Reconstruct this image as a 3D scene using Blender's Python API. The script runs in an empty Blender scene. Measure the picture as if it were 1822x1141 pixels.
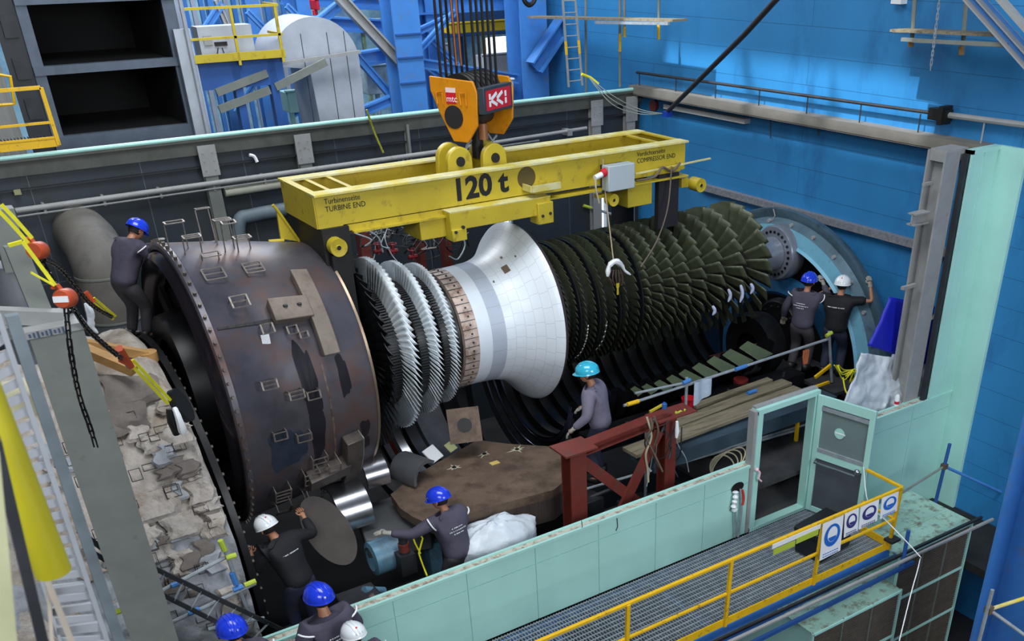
import bpy, bmesh, math, random
from mathutils import Vector, Matrix
random.seed(7)
S = bpy.context.scene
COL = S.collection
PI = math.pi
# ------------------------------------------------------------------ camera
W, H = 1822, 1141
FPX, CX, CY = 1722.81, 1067.6, 950.0
CAMPOS = Vector((0, 0, 8.0))
RM = (Matrix.Rotation(math.radians(-34.558), 3, 'Z') @ Matrix.Rotation(math.radians(58.205), 3, 'X')
      @ Matrix.Rotation(math.radians(-0.79), 3, 'Z'))
cd = bpy.data.cameras.new('camera'); cam = bpy.data.objects.new('camera', cd); COL.objects.link(cam)
cam.location = CAMPOS; cam.rotation_euler = RM.to_euler()
cd.sensor_fit = 'HORIZONTAL'; cd.sensor_width = 36.0; cd.lens = 36.0 * FPX / W
cd.shift_x = (W / 2 - CX) / W; cd.shift_y = (CY - H / 2) / W
cd.clip_start = .05; cd.clip_end = 200
cd.dof.use_dof = True; cd.dof.focus_distance = 14.0; cd.dof.aperture_fstop = 3.2
S.camera = cam
# ------------------------------------------------------------------ world, lights, exposure
wd = bpy.data.worlds.new('world'); S.world = wd; wd.use_nodes = True
bg = wd.node_tree.nodes['Background']; bg.inputs[0].default_value = (.62, .78, 1, 1); bg.inputs[1].default_value = .13
def area(name, loc, target, sx, sy, energy, color, spread=180):
    l = bpy.data.lights.new(name, 'AREA'); l.shape = 'RECTANGLE'; l.size = sx; l.size_y = sy
    l.energy = energy; l.color = color; l.spread = math.radians(spread)
    o = bpy.data.objects.new(name, l); COL.objects.link(o); o.location = loc
    o.rotation_euler = (Vector(target) - Vector(loc)).to_track_quat('-Z', 'Y').to_euler()
    return o
area('hall_skylight', (4, 9, 15), (7.5, 13, 1), 9, 5, 1350, (.93, .97, 1))
area('hall_window_light', (-3, -1, 11), (7, 12, 3), 6, 4, 800, (.90, .95, 1))
area('front_bay_light', (8, -6, 8.5), (7.5, 13, 1.2), 6, 4, 1150, (.92, .96, 1))  # added fill from the camera side, reaches the parts under the rotor
area('far_wall_light', (8, 31, 13), (8, 40, 5), 12, 3, 1800, (.92, .96, 1))  # added fill that lifts the dark far hall wall
area('rear_front_light', (8, 17, 15), (9, 24, 5), 8, 2, 600, (.92, .96, 1), 120)  # added fill for the front faces of the rear frame and ducts
area('rear_bay_light', (7, 26, 13), (7, 21, 5), 8, 3, 1500, (.92, .96, 1))
sl = bpy.data.lights.new('daylight_sun', 'SUN'); sl.energy = 5.5; sl.angle = math.radians(1.2); sl.color = (.93, .97, 1)
so = bpy.data.objects.new('daylight_sun', sl); COL.objects.link(so); so.location = (5, 14, 20)
SUND = Vector((1, .0, -1.2)).normalized(); so.rotation_euler = SUND.to_track_quat('-Z', 'Y').to_euler()
S.view_settings.view_transform = 'Standard'; S.view_settings.look = 'None'
S.view_settings.exposure = 0.0; S.view_settings.gamma = 1.0; S.view_settings.use_curve_mapping = False

# ------------------------------------------------------------------ pixel to plane helpers (fixed real planes)
def ray(px, py): return RM @ Vector(((px - CX) / FPX, -(py - CY) / FPX, -1.0))
def PY(px, py, y): d = ray(px, py); return CAMPOS + d * (y / d.y)
def PX(px, py, x): d = ray(px, py); return CAMPOS + d * (x / d.x)
def PZ(px, py, z): d = ray(px, py); return CAMPOS + d * ((z - 8.0) / d.z)

# ------------------------------------------------------------------ materials
def srgb(r, g, b):
    f = lambda v: (v / 255 / 12.92) if v / 255 <= .04045 else ((v / 255 + .055) / 1.055) ** 2.4
    return (f(r), f(g), f(b), 1)
MATS = {}
def mat(name, c, rough=.55, metal=0.0, var=.18, scale=2.0, dirt=None, damt=.5, dscale=1.5, bump=.0, bscale=30, stretch=(1, 1, 1), alpha=1, brick=None, emit=0, coat=0):
    if name in MATS: return MATS[name]
    m = bpy.data.materials.new(name); m.use_nodes = True; nt = m.node_tree; N = nt.nodes; L = nt.links
    b = N['Principled BSDF']; b.inputs['Roughness'].default_value = rough; b.inputs['Metallic'].default_value = metal
    b.inputs['Coat Weight'].default_value = coat
    tc = N.new('ShaderNodeTexCoord'); mp = N.new('ShaderNodeMapping'); mp.inputs['Scale'].default_value = stretch
    L.new(tc.outputs['Object'], mp.inputs['Vector'])
    n1 = N.new('ShaderNodeTexNoise'); n1.inputs['Scale'].default_value = scale; n1.inputs['Detail'].default_value = 6; n1.inputs['Roughness'].default_value = .6
    L.new(mp.outputs[0], n1.inputs['Vector'])
    base = Vector(srgb(*c)[:3])
    r = N.new('ShaderNodeValToRGB'); r.color_ramp.elements[0].position = .3; r.color_ramp.elements[1].position = .7
    lo = base * (1 - var); hi = base * (1 + var)
    r.color_ramp.elements[0].color = (*lo, 1); r.color_ramp.elements[1].color = (*hi, 1)
    L.new(n1.outputs[0], r.inputs[0]); out = r.outputs[0]
    if dirt:
        n2 = N.new('ShaderNodeTexNoise'); n2.inputs['Scale'].default_value = dscale; n2.inputs['Detail'].default_value = 9; n2.inputs['Roughness'].default_value = .68
        L.new(mp.outputs[0], n2.inputs['Vector'])
        r2 = N.new('ShaderNodeValToRGB'); r2.color_ramp.elements[0].position = .62 - .25 * damt; r2.color_ramp.elements[1].position = .74 - .2 * damt
        r2.color_ramp.elements[1].color = (.9, .9, .9, 1)
        L.new(n2.outputs[0], r2.inputs[0])
        mx = N.new('ShaderNodeMix'); mx.data_type = 'RGBA'; L.new(r2.outputs[0], mx.inputs[0]); L.new(out, mx.inputs[6]); mx.inputs[7].default_value = srgb(*dirt)
        out = mx.outputs[2]
    if brick:   # (axes, width, height, mortar, color, offset)
        ax, bw, bh, mo, bc, off = brick
        br = N.new('ShaderNodeTexBrick'); br.offset = off; br.inputs['Scale'].default_value = 1; br.inputs['Brick Width'].default_value = bw; br.inputs['Row Height'].default_value = bh
        br.inputs['Mortar Size'].default_value = mo; br.inputs['Mortar Smooth'].default_value = .1
        br.inputs['Color1'].default_value = (0, 0, 0, 1); br.inputs['Color2'].default_value = (0, 0, 0, 1); br.inputs['Mortar'].default_value = (1, 1, 1, 1)
        if ax == 'uv': L.new(tc.outputs['UV'], br.inputs['Vector'])
        else:
            sp = N.new('ShaderNodeSeparateXYZ'); cb = N.new('ShaderNodeCombineXYZ'); L.new(tc.outputs['Object'], sp.inputs[0])
            L.new(sp.outputs['XYZ'.index(ax[0])], cb.inputs[0]); L.new(sp.outputs['XYZ'.index(ax[1])], cb.inputs[1]); L.new(cb.outputs[0], br.inputs['Vector'])
        mx = N.new('ShaderNodeMix'); mx.data_type = 'RGBA'; L.new(br.outputs['Color'], mx.inputs[0]); L.new(out, mx.inputs[6]); mx.inputs[7].default_value = srgb(*bc)
        out = mx.outputs[2]
    L.new(out, b.inputs['Base Color'])
    if bump:
        n3 = N.new('ShaderNodeTexNoise'); n3.inputs['Scale'].default_value = bscale; n3.inputs['Detail'].default_value = 5
        L.new(mp.outputs[0], n3.inputs['Vector'])
        bm = N.new('ShaderNodeBump'); bm.inputs['Strength'].default_value = bump; bm.inputs['Distance'].default_value = .05
        L.new(n3.outputs[0], bm.inputs['Height']); L.new(bm.outputs[0], b.inputs['Normal'])
    if alpha < 1: b.inputs['Alpha'].default_value = alpha
    if emit:
        b.inputs['Emission Color'].default_value = srgb(*c); b.inputs['Emission Strength'].default_value = emit
    MATS[name] = m; return m

teal = mat('teal_paint', (172, 222, 212), .45, var=.06, scale=1.2, dirt=(128, 150, 136), damt=-.35, dscale=5)
teal_dark = mat('teal_paint_worn', (160, 200, 184), .6, var=.10, scale=3, dirt=(112, 106, 86), damt=.5, dscale=6, bump=.2)
white_seal = mat('chipped_sealant', (205, 205, 190), .8, var=.2, scale=9, dirt=(130, 105, 85), damt=.75, dscale=9, bump=.3)
yellow = mat('safety_yellow', (190, 168, 42), .45, var=.10, scale=2, dirt=(140, 120, 40), damt=.25, dscale=5)
yellow_rail = mat('railing_yellow', (236, 186, 20), .45, var=.08, scale=4, dirt=(120, 95, 40), damt=.2, dscale=12)
yellow_worn = mat('worn_yellow', (206, 200, 150), .7, var=.15, scale=6, dirt=(205, 185, 50), damt=.7, dscale=2.5)
hook_y = mat('hook_block_orange', (206, 132, 14), .4, var=.10, scale=5, dirt=(160, 80, 10), damt=.25, dscale=8)
blue_wall = mat('blue_wall_paint', (46, 128, 186), .5, var=.12, scale=.5, dirt=(36, 104, 160), damt=.45, dscale=.9, stretch=(1, 1, .4), brick=('YZ', 9.0, .47, .004, (30, 84, 126), .5))
blue_steel = mat('blue_steel_paint', (66, 128, 200), .45, var=.12, scale=1.5, dirt=(90, 120, 165), damt=.3, dscale=4)
blue_shade = mat('navy_blue_paint', (40, 84, 150), .5, var=.15, scale=2)
dark_panel = mat('dark_enclosure_panel', (54, 62, 70), .5, metal=.15, var=.25, scale=.8, dirt=(52, 56, 54), damt=.5, dscale=1.4, stretch=(1, 1, .5), brick=('XZ', 1.72, 3.1, .006, (100, 110, 115), 0))
grey_post = mat('grey_steel_primer', (118, 123, 117), .6, var=.12, scale=3, dirt=(94, 90, 80), damt=.0, dscale=4)
grey_light = mat('light_grey_steel', (150, 151, 150), .6, var=.10, scale=4, dirt=(122, 114, 106), damt=.05, dscale=6)
galv = mat('galvanised_tube', (150, 158, 164), .45, metal=.15, var=.2, scale=8)
dark_steel = mat('dark_steel', (48, 50, 54), .5, metal=.25, var=.3, scale=5)
black_steel = mat('black_oily_steel', (24, 24, 26), .38, metal=.35, var=.35, scale=4)
pit_mat = mat('pit_floor_grime', (30, 30, 32), .8, var=.5, scale=2)
shiny = mat('bare_machined_steel', (170, 172, 178), .22, metal=.95, var=.12, scale=6)
blade_grey = mat('turbine_blade_metal', (236, 243, 247), .35, metal=.2, var=.10, scale=9, dirt=(200, 208, 208), damt=.2, dscale=6)
blade_dark = mat('sooted_blade', (40, 42, 46), .35, metal=.5, var=.4, scale=9)  # last turbine row, coloured far darker than the white rows
blade_olive = mat('olive_coated_blade', (82, 88, 68), .42, metal=.15, var=.22, scale=7)
hub_dark = mat('rotor_hub_dark', (42, 44, 42), .38, metal=.5, var=.3, scale=8)
cone_white = mat('ceramic_cone_coating', (226, 233, 240), .35, var=.03, scale=4, brick=('uv', 1, 1, .014, (190, 194, 203), .12))
cone_band = mat('ceramic_band_grey', (184, 192, 206), .35, var=.04, scale=4, brick=('uv', 1.5, 6, .014, (150, 154, 165), 0))
cone_plain = mat('ceramic_plain', (224, 232, 240), .35, var=.04, scale=4)
strip_mat = mat('locking_plate_ring', (196, 176, 164), .5, metal=.2, var=.22, scale=9, dirt=(130, 100, 86), damt=.5, dscale=6)
cas_mat = mat('heat_tinted_casing', (88, 85, 92), .40, metal=.45, var=.38, scale=1.3, dirt=(104, 80, 72), damt=.6, dscale=1.4, bump=.03, bscale=8)
cas_dark = mat('casing_lug_steel', (98, 90, 84), .5, metal=.45, var=.25, scale=6, dirt=(60, 52, 48), damt=.4)
rust_flange = mat('rusty_flange', (110, 92, 78), .6, metal=.25, var=.25, scale=3, dirt=(78, 62, 52), damt=.5, dscale=2.5)
insul = mat('insulation_cloth', (172, 164, 156), .85, var=.16, scale=2.2, dirt=(138, 124, 108), damt=.6, dscale=1.7, bump=1.0, bscale=9)
insul_grey = mat('grey_insulation_cloth', (150, 153, 158), .8, var=.2, scale=3, bump=.8, bscale=6)
insul_dark = mat('sooty_insulation', (112, 104, 98), .85, var=.25, scale=3, bump=.5, bscale=8)
concrete_grey = mat('lagged_pipe_grey', (112, 108, 102), .75, var=.18, scale=3, dirt=(84, 82, 80), damt=.4)
red_oxide = mat('red_oxide_paint', (112, 46, 38), .5, var=.15, scale=5, dirt=(90, 60, 52), damt=.3, dscale=6)
red_sign = mat('sign_red', (200, 24, 44), .5, var=.03)
white_paint = mat('white_paint', (236, 238, 240), .5, var=.03)
black_paint = mat('black_paint', (16, 16, 16), .55, var=.1)
black_rope = mat('greased_wire_rope', (12, 12, 14), .5, var=.2, scale=40)
orange = mat('hoist_orange', (178, 72, 34), .4, var=.12, scale=6)
sling_y = mat('yellow_sling', (226, 220, 40), .6, var=.12, scale=12)
tarp_w = mat('translucent_plastic_sheet', (206, 214, 222), .35, var=.10, scale=3, bump=.5, bscale=6)
tarp_b = mat('blue_tarpaulin', (26, 36, 186), .45, var=.10, scale=2, bump=.15, bscale=5)
wood = mat('weathered_plank', (132, 122, 100), .8, var=.22, scale=2, dirt=(92, 80, 62), damt=.5, dscale=3, stretch=(.5, 4, 4), bump=.2)
wood_new = mat('timber', (172, 130, 74), .7, var=.2, scale=2, stretch=(.6, 5, 5))
cab_mesh = mat('louvre_brown', (88, 80, 72), .6, var=.2, scale=6)
cable_cream = mat('cable_cream', (178, 168, 140), .6, var=.15)
skin = mat('skin', (176, 122, 92), .5, var=.06, scale=8)
jacket = mat('work_jacket_grey', (72, 68, 84), .8, var=.12, scale=6, bump=.25, bscale=9)
trouser = mat('work_trousers_grey', (58, 55, 60), .85, var=.14, scale=6, bump=.25, bscale=9)
black_shirt = mat('black_shirt', (20, 20, 26), .8, var=.2, scale=6, bump=.2, bscale=9)
navy_trouser = mat('navy_trousers', (34, 38, 58), .85, var=.2, scale=6, bump=.2, bscale=9)
boots = mat('black_boots', (22, 20, 20), .5, var=.2)
glove = mat('work_gloves', (150, 148, 140), .8, var=.2, scale=20)
hair_m = mat('dark_hair', (24, 20, 18), .7, var=.3, scale=60)
helm_blue = mat('helmet_blue', (30, 62, 214), .22, var=.03, coat=.4)
helm_white = mat('helmet_white', (232, 236, 238), .25, var=.03, coat=.4)
helm_cyan = mat('helmet_cyan', (52, 176, 206), .22, var=.04, coat=.4)
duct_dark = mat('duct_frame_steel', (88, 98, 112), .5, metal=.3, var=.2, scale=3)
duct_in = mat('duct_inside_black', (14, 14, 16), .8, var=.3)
duct_white = mat('aluminium_cladding', (176, 182, 192), .45, metal=.3, var=.10, scale=3)
machine_blue = mat('pale_blue_machine_paint', (92, 134, 156), .45, metal=.1, var=.2, scale=2, dirt=(70, 86, 98), damt=.55, dscale=1.8)
olive_vane = mat('olive_vane_paint', (78, 90, 66), .5, metal=.1, var=.15, scale=6)
day_m = mat('bright_daylight_glass', (235, 244, 250), .3, var=.02, emit=1.6)
blue_sign = mat('sign_blue', (34, 104, 196), .5, var=.04)
lime = mat('lime_strip', (178, 196, 60), .6, var=.06)
socket_m = mat('cable_grey_brown', (96, 84, 74), .6, var=.2)

# ------------------------------------------------------------------ mesh builder
class MB:
    def __init__(s): s.v = []; s.f = []; s.uv = {}; s.sm = set()
    def add(s, vs, fs, smooth=False, M=None):
        n = len(s.v)
        for p in vs:
            p = Vector(p); s.v.append(M @ p if M is not None else p)
        for f in fs:
            if smooth: s.sm.add(len(s.f))
            s.f.append([n + i for i in f])
        return n
    def box(s, c, d, M=None):
        x, y, z = [k / 2 for k in d]; c = Vector(c)
        vs = [c + Vector((i * x, j * y, k * z)) for i in (-1, 1) for j in (-1, 1) for k in (-1, 1)]
        s.add(vs, [(0, 1, 3, 2), (4, 6, 7, 5), (0, 4, 5, 1), (2, 3, 7, 6), (0, 2, 6, 4), (1, 5, 7, 3)], M=M); return s
    def bx(s, x0, x1, y0, y1, z0, z1, M=None):
        return s.box(((x0 + x1) / 2, (y0 + y1) / 2, (z0 + z1) / 2), (abs(x1 - x0), abs(y1 - y0), abs(z1 - z0)), M)
    def bar(s, a, b, w, h, up=(0, 0, 1)):
        a = Vector(a); b = Vector(b); d = (b - a); L = d.length
        if L < 1e-6: return s
        d /= L; u = Vector(up); r = d.cross(u)
        if r.length < 1e-3: r = d.cross(Vector((1, 0, 0)))
        r.normalize(); u = r.cross(d)
        vs = [a + r * (i * w / 2) + u * (j * h / 2) + d * (k * L) for k in (0, 1) for i in (-1, 1) for j in (-1, 1)]
        s.add(vs, [(0, 1, 3, 2), (4, 6, 7, 5), (0, 4, 5, 1), (2, 3, 7, 6), (0, 2, 6, 4), (1, 5, 7, 3)]); return s
    def ibeam(s, a, b, w, h, t=.02, up=(0, 0, 1)):
        a = Vector(a); b = Vector(b); d = (b - a).normalized(); u = Vector(up); r = d.cross(u)
        if r.length < 1e-3: r = Vector((1, 0, 0))
        r.normalize(); u = r.cross(d)
        s.bar(a, b, t, h - t, u)
        for k in (-1, 1): s.bar(a + u * (k * (h - t) / 2), b + u * (k * (h - t) / 2), w, t, u)
        return s
    def tube(s, pts, r, n=8, smooth=True, closed=False):
        pts = [Vector(p) for p in pts]; rr = r if isinstance(r, (list, tuple)) else [r] * len(pts)
        prev = None; rings = []
        for i, p in enumerate(pts):
            t = (pts[min(i + 1, len(pts) - 1)] - pts[max(i - 1, 0)])
            if t.length < 1e-9: t = Vector((0, 0, 1))
            t.normalize()
            if prev is None:
                a = Vector((0, 0, 1)) if abs(t.z) < .9 else Vector((1, 0, 0)); u = t.cross(a).normalized()
            else:
                u = prev - t * prev.dot(t)
                u = u.normalized() if u.length > 1e-6 else t.orthogonal().normalized()
            prev = u; w = t.cross(u)
            rings.append([p + (u * math.cos(2 * PI * k / n) + w * math.sin(2 * PI * k / n)) * rr[i] for k in range(n)])
        vs = [q for g in rings for q in g]; fs = []
        for i in range(len(pts) - 1):
            for k in range(n): fs.append((i * n + k, i * n + (k + 1) % n, (i + 1) * n + (k + 1) % n, (i + 1) * n + k))
        base = len(s.v); s.add(vs, fs, smooth)
        s.f.append([base + k for k in range(n)][::-1]); s.f.append([base + (len(pts) - 1) * n + k for k in range(n)])
        return s
    def cyl(s, a, b, r, n=16, r2=None): return s.tube([a, b], [r, r if r2 is None else r2], n)
    def lathe(s, prof, o=(0, 0, 0), axis='X', n=96, a0=0, a1=2 * PI, cap=False, smooth=True):
        """prof: list of (along, radius) about an axis through o; angle 0 at -Y (towards camera), rising to +Z"""
        o = Vector(o); full = abs(a1 - a0 - 2 * PI) < 1e-6; m = n if full else n + 1; L = len(prof)
        base = len(s.v); length = [0]
        for i in range(1, L): length.append(length[-1] + math.dist(prof[i], prof[i - 1]))
        tot = length[-1] or 1
        for j in range(m):
            a = a0 + (a1 - a0) * j / n; c, q = math.cos(a), math.sin(a)
            for x, r in prof:
                if axis == 'X': s.v.append(o + Vector((x, -r * c, r * q)))
                elif axis == 'Y': s.v.append(o + Vector((r * c, x, r * q)))
                else: s.v.append(o + Vector((r * c, r * q, x)))
        for j in range(n):
            j2 = (j + 1) % m
            for i in range(L - 1):
                fi = len(s.f); s.f.append([base + j * L + i, base + j * L + i + 1, base + j2 * L + i + 1, base + j2 * L + i])
                if smooth: s.sm.add(fi)
                s.uv[fi] = [(j / n * 34, length[i] / tot * 6), (j / n * 34, length[i + 1] / tot * 6), ((j + 1) / n * 34, length[i + 1] / tot * 6), ((j + 1) / n * 34, length[i] / tot * 6)]
        return s
    def prism(s, poly, z0, z1, M=None):
        n = len(poly); vs = [(x, y, z0) for x, y in poly] + [(x, y, z1) for x, y in poly]
        fs = [tuple(range(n))[::-1], tuple(range(n, 2 * n))] + [(i, (i + 1) % n, n + (i + 1) % n, n + i) for i in range(n)]
        s.add(vs, fs, M=M); return s
    def ell(s, c, r, n=16, m=10, M=None, lo=-PI / 2, hi=PI / 2):
        vs = []; fs = []
        for i in range(m + 1):
            t = lo + (hi - lo) * i / m
            for k in range(n): vs.append((c[0] + r[0] * math.cos(t) * math.cos(2 * PI * k / n), c[1] + r[1] * math.cos(t) * math.sin(2 * PI * k / n), c[2] + r[2] * math.sin(t)))
        for i in range(m):
            for k in range(n): fs.append((i * n + k, i * n + (k + 1) % n, (i + 1) * n + (k + 1) % n, (i + 1) * n + k))
        s.add(vs, fs, True, M); return s
    def each(s, name, m, parent=None, bevel=0):
        """one object for every separate piece"""
        par = list(range(len(s.v)))
        def root(i):
            while par[i] != i: par[i] = par[par[i]]; i = par[i]
            return i
        for f in s.f:
            a = root(f[0])
            for i in f[1:]: par[root(i)] = a
        groups = {}
        for k, f in enumerate(s.f): groups.setdefault(root(f[0]), []).append(k)
        out = []
        for g in groups.values():
            q = MB(); mp = {}
            for k in g:
                nf = []
                for i in s.f[k]:
                    if i not in mp: mp[i] = len(q.v); q.v.append(s.v[i])
                    nf.append(mp[i])
                if k in s.sm: q.sm.add(len(q.f))
                q.f.append(nf)
            out.append(q.build(name, m, parent, bevel))
        return out
    def build(s, name, m, parent=None, bevel=0):
        me = bpy.data.meshes.new(name)
        org = parent_origin(parent)
        me.from_pydata([tuple(p - org) for p in s.v], [], s.f)
        if s.uv:
            ul = me.uv_layers.new(name='UVMap')
            for p in me.polygons:
                u = s.uv.get(p.index)
                if u:
                    for k, li in enumerate(p.loop_indices): ul.data[li].uv = u[k]
        for i in s.sm: me.polygons[i].use_smooth = True
        bm = bmesh.new(); bm.from_mesh(me); bmesh.ops.recalc_face_normals(bm, faces=bm.faces); bm.to_mesh(me); bm.free()
        me.set_sharp_from_angle(angle=math.radians(38))
        o = bpy.data.objects.new(name, me); COL.objects.link(o); me.materials.append(m)
        if parent: o.parent = parent
        if bevel:
            b = o.modifiers.new('bevel', 'BEVEL'); b.width = bevel; b.segments = 2; b.limit_method = 'ANGLE'
        return o
def parent_origin(p):
    v = Vector((0, 0, 0))
    while p: v = v + p.location; p = p.parent
    return v
def tag(o, label, cat, group=None, kind=None):
    o['label'] = label; o['category'] = cat
    if group: o['group'] = group
    if kind: o['kind'] = kind
    return o
def thing(name, loc, label, cat, group=None):
    o = bpy.data.objects.new(name, None); COL.objects.link(o); o.location = loc; o.empty_display_size = .1
    return tag(o, label, cat, group)
def struct(o, kind='structure'): o['kind'] = kind; return o
def text_mesh(name, txt, size, m, parent, loc, xdir, ydir, ext=.002, sx=1.0, bold=.0):
    cu = bpy.data.curves.new(name, 'FONT'); cu.body = txt; cu.offset = bold; cu.size = size; cu.extrude = ext; cu.resolution_u = 3
    t = bpy.data.objects.new(name, cu); COL.objects.link(t); dg = bpy.context.evaluated_depsgraph_get()
    me = bpy.data.meshes.new_from_object(t.evaluated_get(dg)); bpy.data.objects.remove(t)
    x = Vector(xdir).normalized(); y = Vector(ydir).normalized(); z = x.cross(y)
    org = parent_origin(parent)
    for v in me.vertices: v.co = Vector(loc) + x * (v.co.x * sx) + y * v.co.y + z * v.co.z - org
    me.name = name; me.materials.clear(); me.materials.append(m)
    o = bpy.data.objects.new(name, me); COL.objects.link(o); o.parent = parent; return o
def catmull(pts, k=6):
    pts = [Vector(p) for p in pts]; out = []
    for i in range(len(pts) - 1):
        p0 = pts[max(i - 1, 0)]; p1 = pts[i]; p2 = pts[i + 1]; p3 = pts[min(i + 2, len(pts) - 1)]
        for j in range(k):
            t = j / k
            out.append(.5 * ((2 * p1) + (p2 - p0) * t + (2 * p0 - 5 * p1 + 4 * p2 - p3) * t * t + (3 * p1 - p0 - 3 * p2 + p3) * t ** 3))
    out.append(pts[-1]); return out
# ================================================================== SETTING
AX = Vector((0, 13, 2.9)); RZ = .87     # rotor axis (lifted) and joint level of the lower casing
# floors
struct(MB().bx(-6, 13.95, 9.4, 18.5, -1.8, -1.6).build('floor', pit_mat))
struct(MB().bx(-14, 30, -6, 9.3, -3.2, -3.0).build('floor_outside', mat('hall_floor_dark', (38, 40, 42), .7, var=.4, scale=.8)))
struct(MB().bx(-14, 30, 18.7, 40, 1.0, 1.2).build('floor_rear_bay', mat('rear_floor', (96, 104, 108), .7, var=.3, scale=1)))
# unseen roof, slot shaped to throw a strip of sun onto the blue wall
m = MB(); zr0, zr1 = 16, 16.2; t_ = lambda z: 13.95 - (16 - z) / 1.2
sx0, sx1, sy0, sy1 = t_(4.55), t_(5.98), 10.6, 17.6
m.bx(-30, sx0, -20, 45, zr0, zr1); m.bx(sx1, 40, -20, 45, zr0, zr1); m.bx(sx0, sx1, -20, sy0, zr0, zr1); m.bx(sx0, sx1, sy1, 45, zr0, zr1)
struct(m.build('ceiling', mat('roof_grey', (120, 124, 128), .8, var=.1)))
m = MB(); m.bar((sx0 - .1, 14.6, 16.1), (sx1 + .1, 15.3, 16.1), .12, .1); struct(m.build('trim_8', grey_post))  # unseen bar across the slot, breaks the sun strip
struct(MB().bx(12.62, 13.95, 5.5, 9.3, -1.1, -.95).build('floor_side', pit_mat))
# right blue wall
m = MB(); m.bx(13.95, 14.2, 2, 24, -3.2, 16); struct(m.build('wall_right', blue_wall))
m = MB(); m.bx(13.4, 30, 40, 40.3, 1, 16)
m.bx(-14, 13.4, 40, 40.3, 1, 16); struct(m.build('wall_far', mat('far_hall_wall', (128, 170, 190), .6, var=.4, scale=.35, dirt=(52, 92, 150), damt=.7, dscale=.5)))
# back enclosure wall with openings behind the rotor
m = MB()
o1 = (PY(1052, 380, 18.5).x, PY(1078, 380, 18.5).x); o2 = (PY(880, 395, 18.5).x, PY(909, 400, 18.5).x)
zt = 5.0
m.bx(-3, o2[0], 18.5, 18.6, -1.6, zt); m.bx(o2[1], o1[0], 18.5, 18.6, -1.6, zt); m.bx(o1[1], 13.95, 18.5, 18.6, -1.6, zt)
m.bx(o2[0], o2[1], 18.5, 18.6, 2.95, zt); m.bx(o2[0], o2[1], 18.5, 18.6, -1.6, .5)
m.bx(o1[0], o1[1], 18.5, 18.6, 3.0, zt); m.bx(o1[0], o1[1], 18.5, 18.6, -1.6, .5)
struct(m.build('wall_back', dark_panel))
for n, (a, b) in enumerate((o1, o2)):
    w = MB(); w.bx(a, b, 18.56, 18.58, .5, 3.0); w = w.build('window_%d' % (n + 1), day_m); struct(w)
    f = MB()
    for x in (a, b): f.bx(x - .02, x + .02, 18.44, 18.6, .5, 3.0)
    f.bx(a, b, 18.44, 18.6, 2.96, 3.0); f.build('window_frame', galv, w)
# top trim of the enclosure
m = MB(); m.bx(-3, 13.95, 18.34, 18.80, 5.06, 5.1); m.bx(-3, 13.95, 18.40, 18.5, 4.84, 5.06); struct(m.build('trim_1', mat('dark_trim_grey', (82, 84, 78), .7, var=.25, scale=3)))
m = MB(); m.cyl((-3, 18.36, 5.13), (13.9, 18.36, 5.13), .035, 8)
struct(m.build('trim_2', teal))
m = MB(); m.bx(-3, 13.95, 18.42, 18.5, 4.86, 4.9); m.bx(-3, 13.95, 18.42, 18.5, 4.62, 4.645); struct(m.build('trim_3', dark_steel))
# posts of the back wall
for i, x in enumerate((4.52, 6.22, 12.68, 13.6, 1.2, 8.3)):
    p = MB(); p.ibeam((x, 18.40, -1.6), (x, 18.40, 4.95), .22 if i < 4 else .05, .16, .02, (0, 1, 0))
    o = p.build('wall_post', grey_light if i in (2, 3) else grey_post)
    tag(o, ['grey back wall post with bolted plate between standing worker and yellow girder', 'grey back wall post with bolted plate above the left end of the girder',
            'pale grey post on the back wall right of the hook block', 'pale grey post on the back wall beside the blue corner',
            'narrow post on the dark back wall at the far left', 'thin post strip on the dark back wall right behind the hook block'][i], 'post')
    pl = MB(); pl.bx(x - .15, x + .15, 18.29, 18.31, 4.5, 5.0)
    for dx in (-.08, .08):
        for dz in (4.6, 4.75, 4.88): pl.cyl((x + dx, 18.28, dz), (x + dx, 18.295, dz), .016, 6)
    if i < 4: pl.build('splice_plate', grey_light, o)
# long white pipe on the back wall (in two runs)
m = MB(); m.cyl((1.4, 18.30, 4.36), (9.2, 18.30, 4.40), .045, 10); m.cyl((1.4, 18.30, 4.27), (9.2, 18.30, 4.31), .016, 6)
for k in range(9): m.bx(1.8 + k * .9, 1.84 + k * .9, 18.3, 18.5, 4.25, 4.4)
tag(m.build('conduit_pipe', grey_light), 'long thin pale pipe running along the dark back wall left of the hook', 'pipe')
m = MB(); m.cyl((9.5, 18.30, 4.42), (12.4, 18.30, 4.48), .035, 8); m.cyl((9.5, 18.3, 4.34), (11.2, 18.3, 4.36), .02, 6); m.bx(11.9, 12.0, 18.24, 18.5, 4.38, 4.5)
tag(m.build('conduit_pipe', grey_light), 'short thin pale pipe on the back wall right of the hook block', 'pipe')
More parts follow.
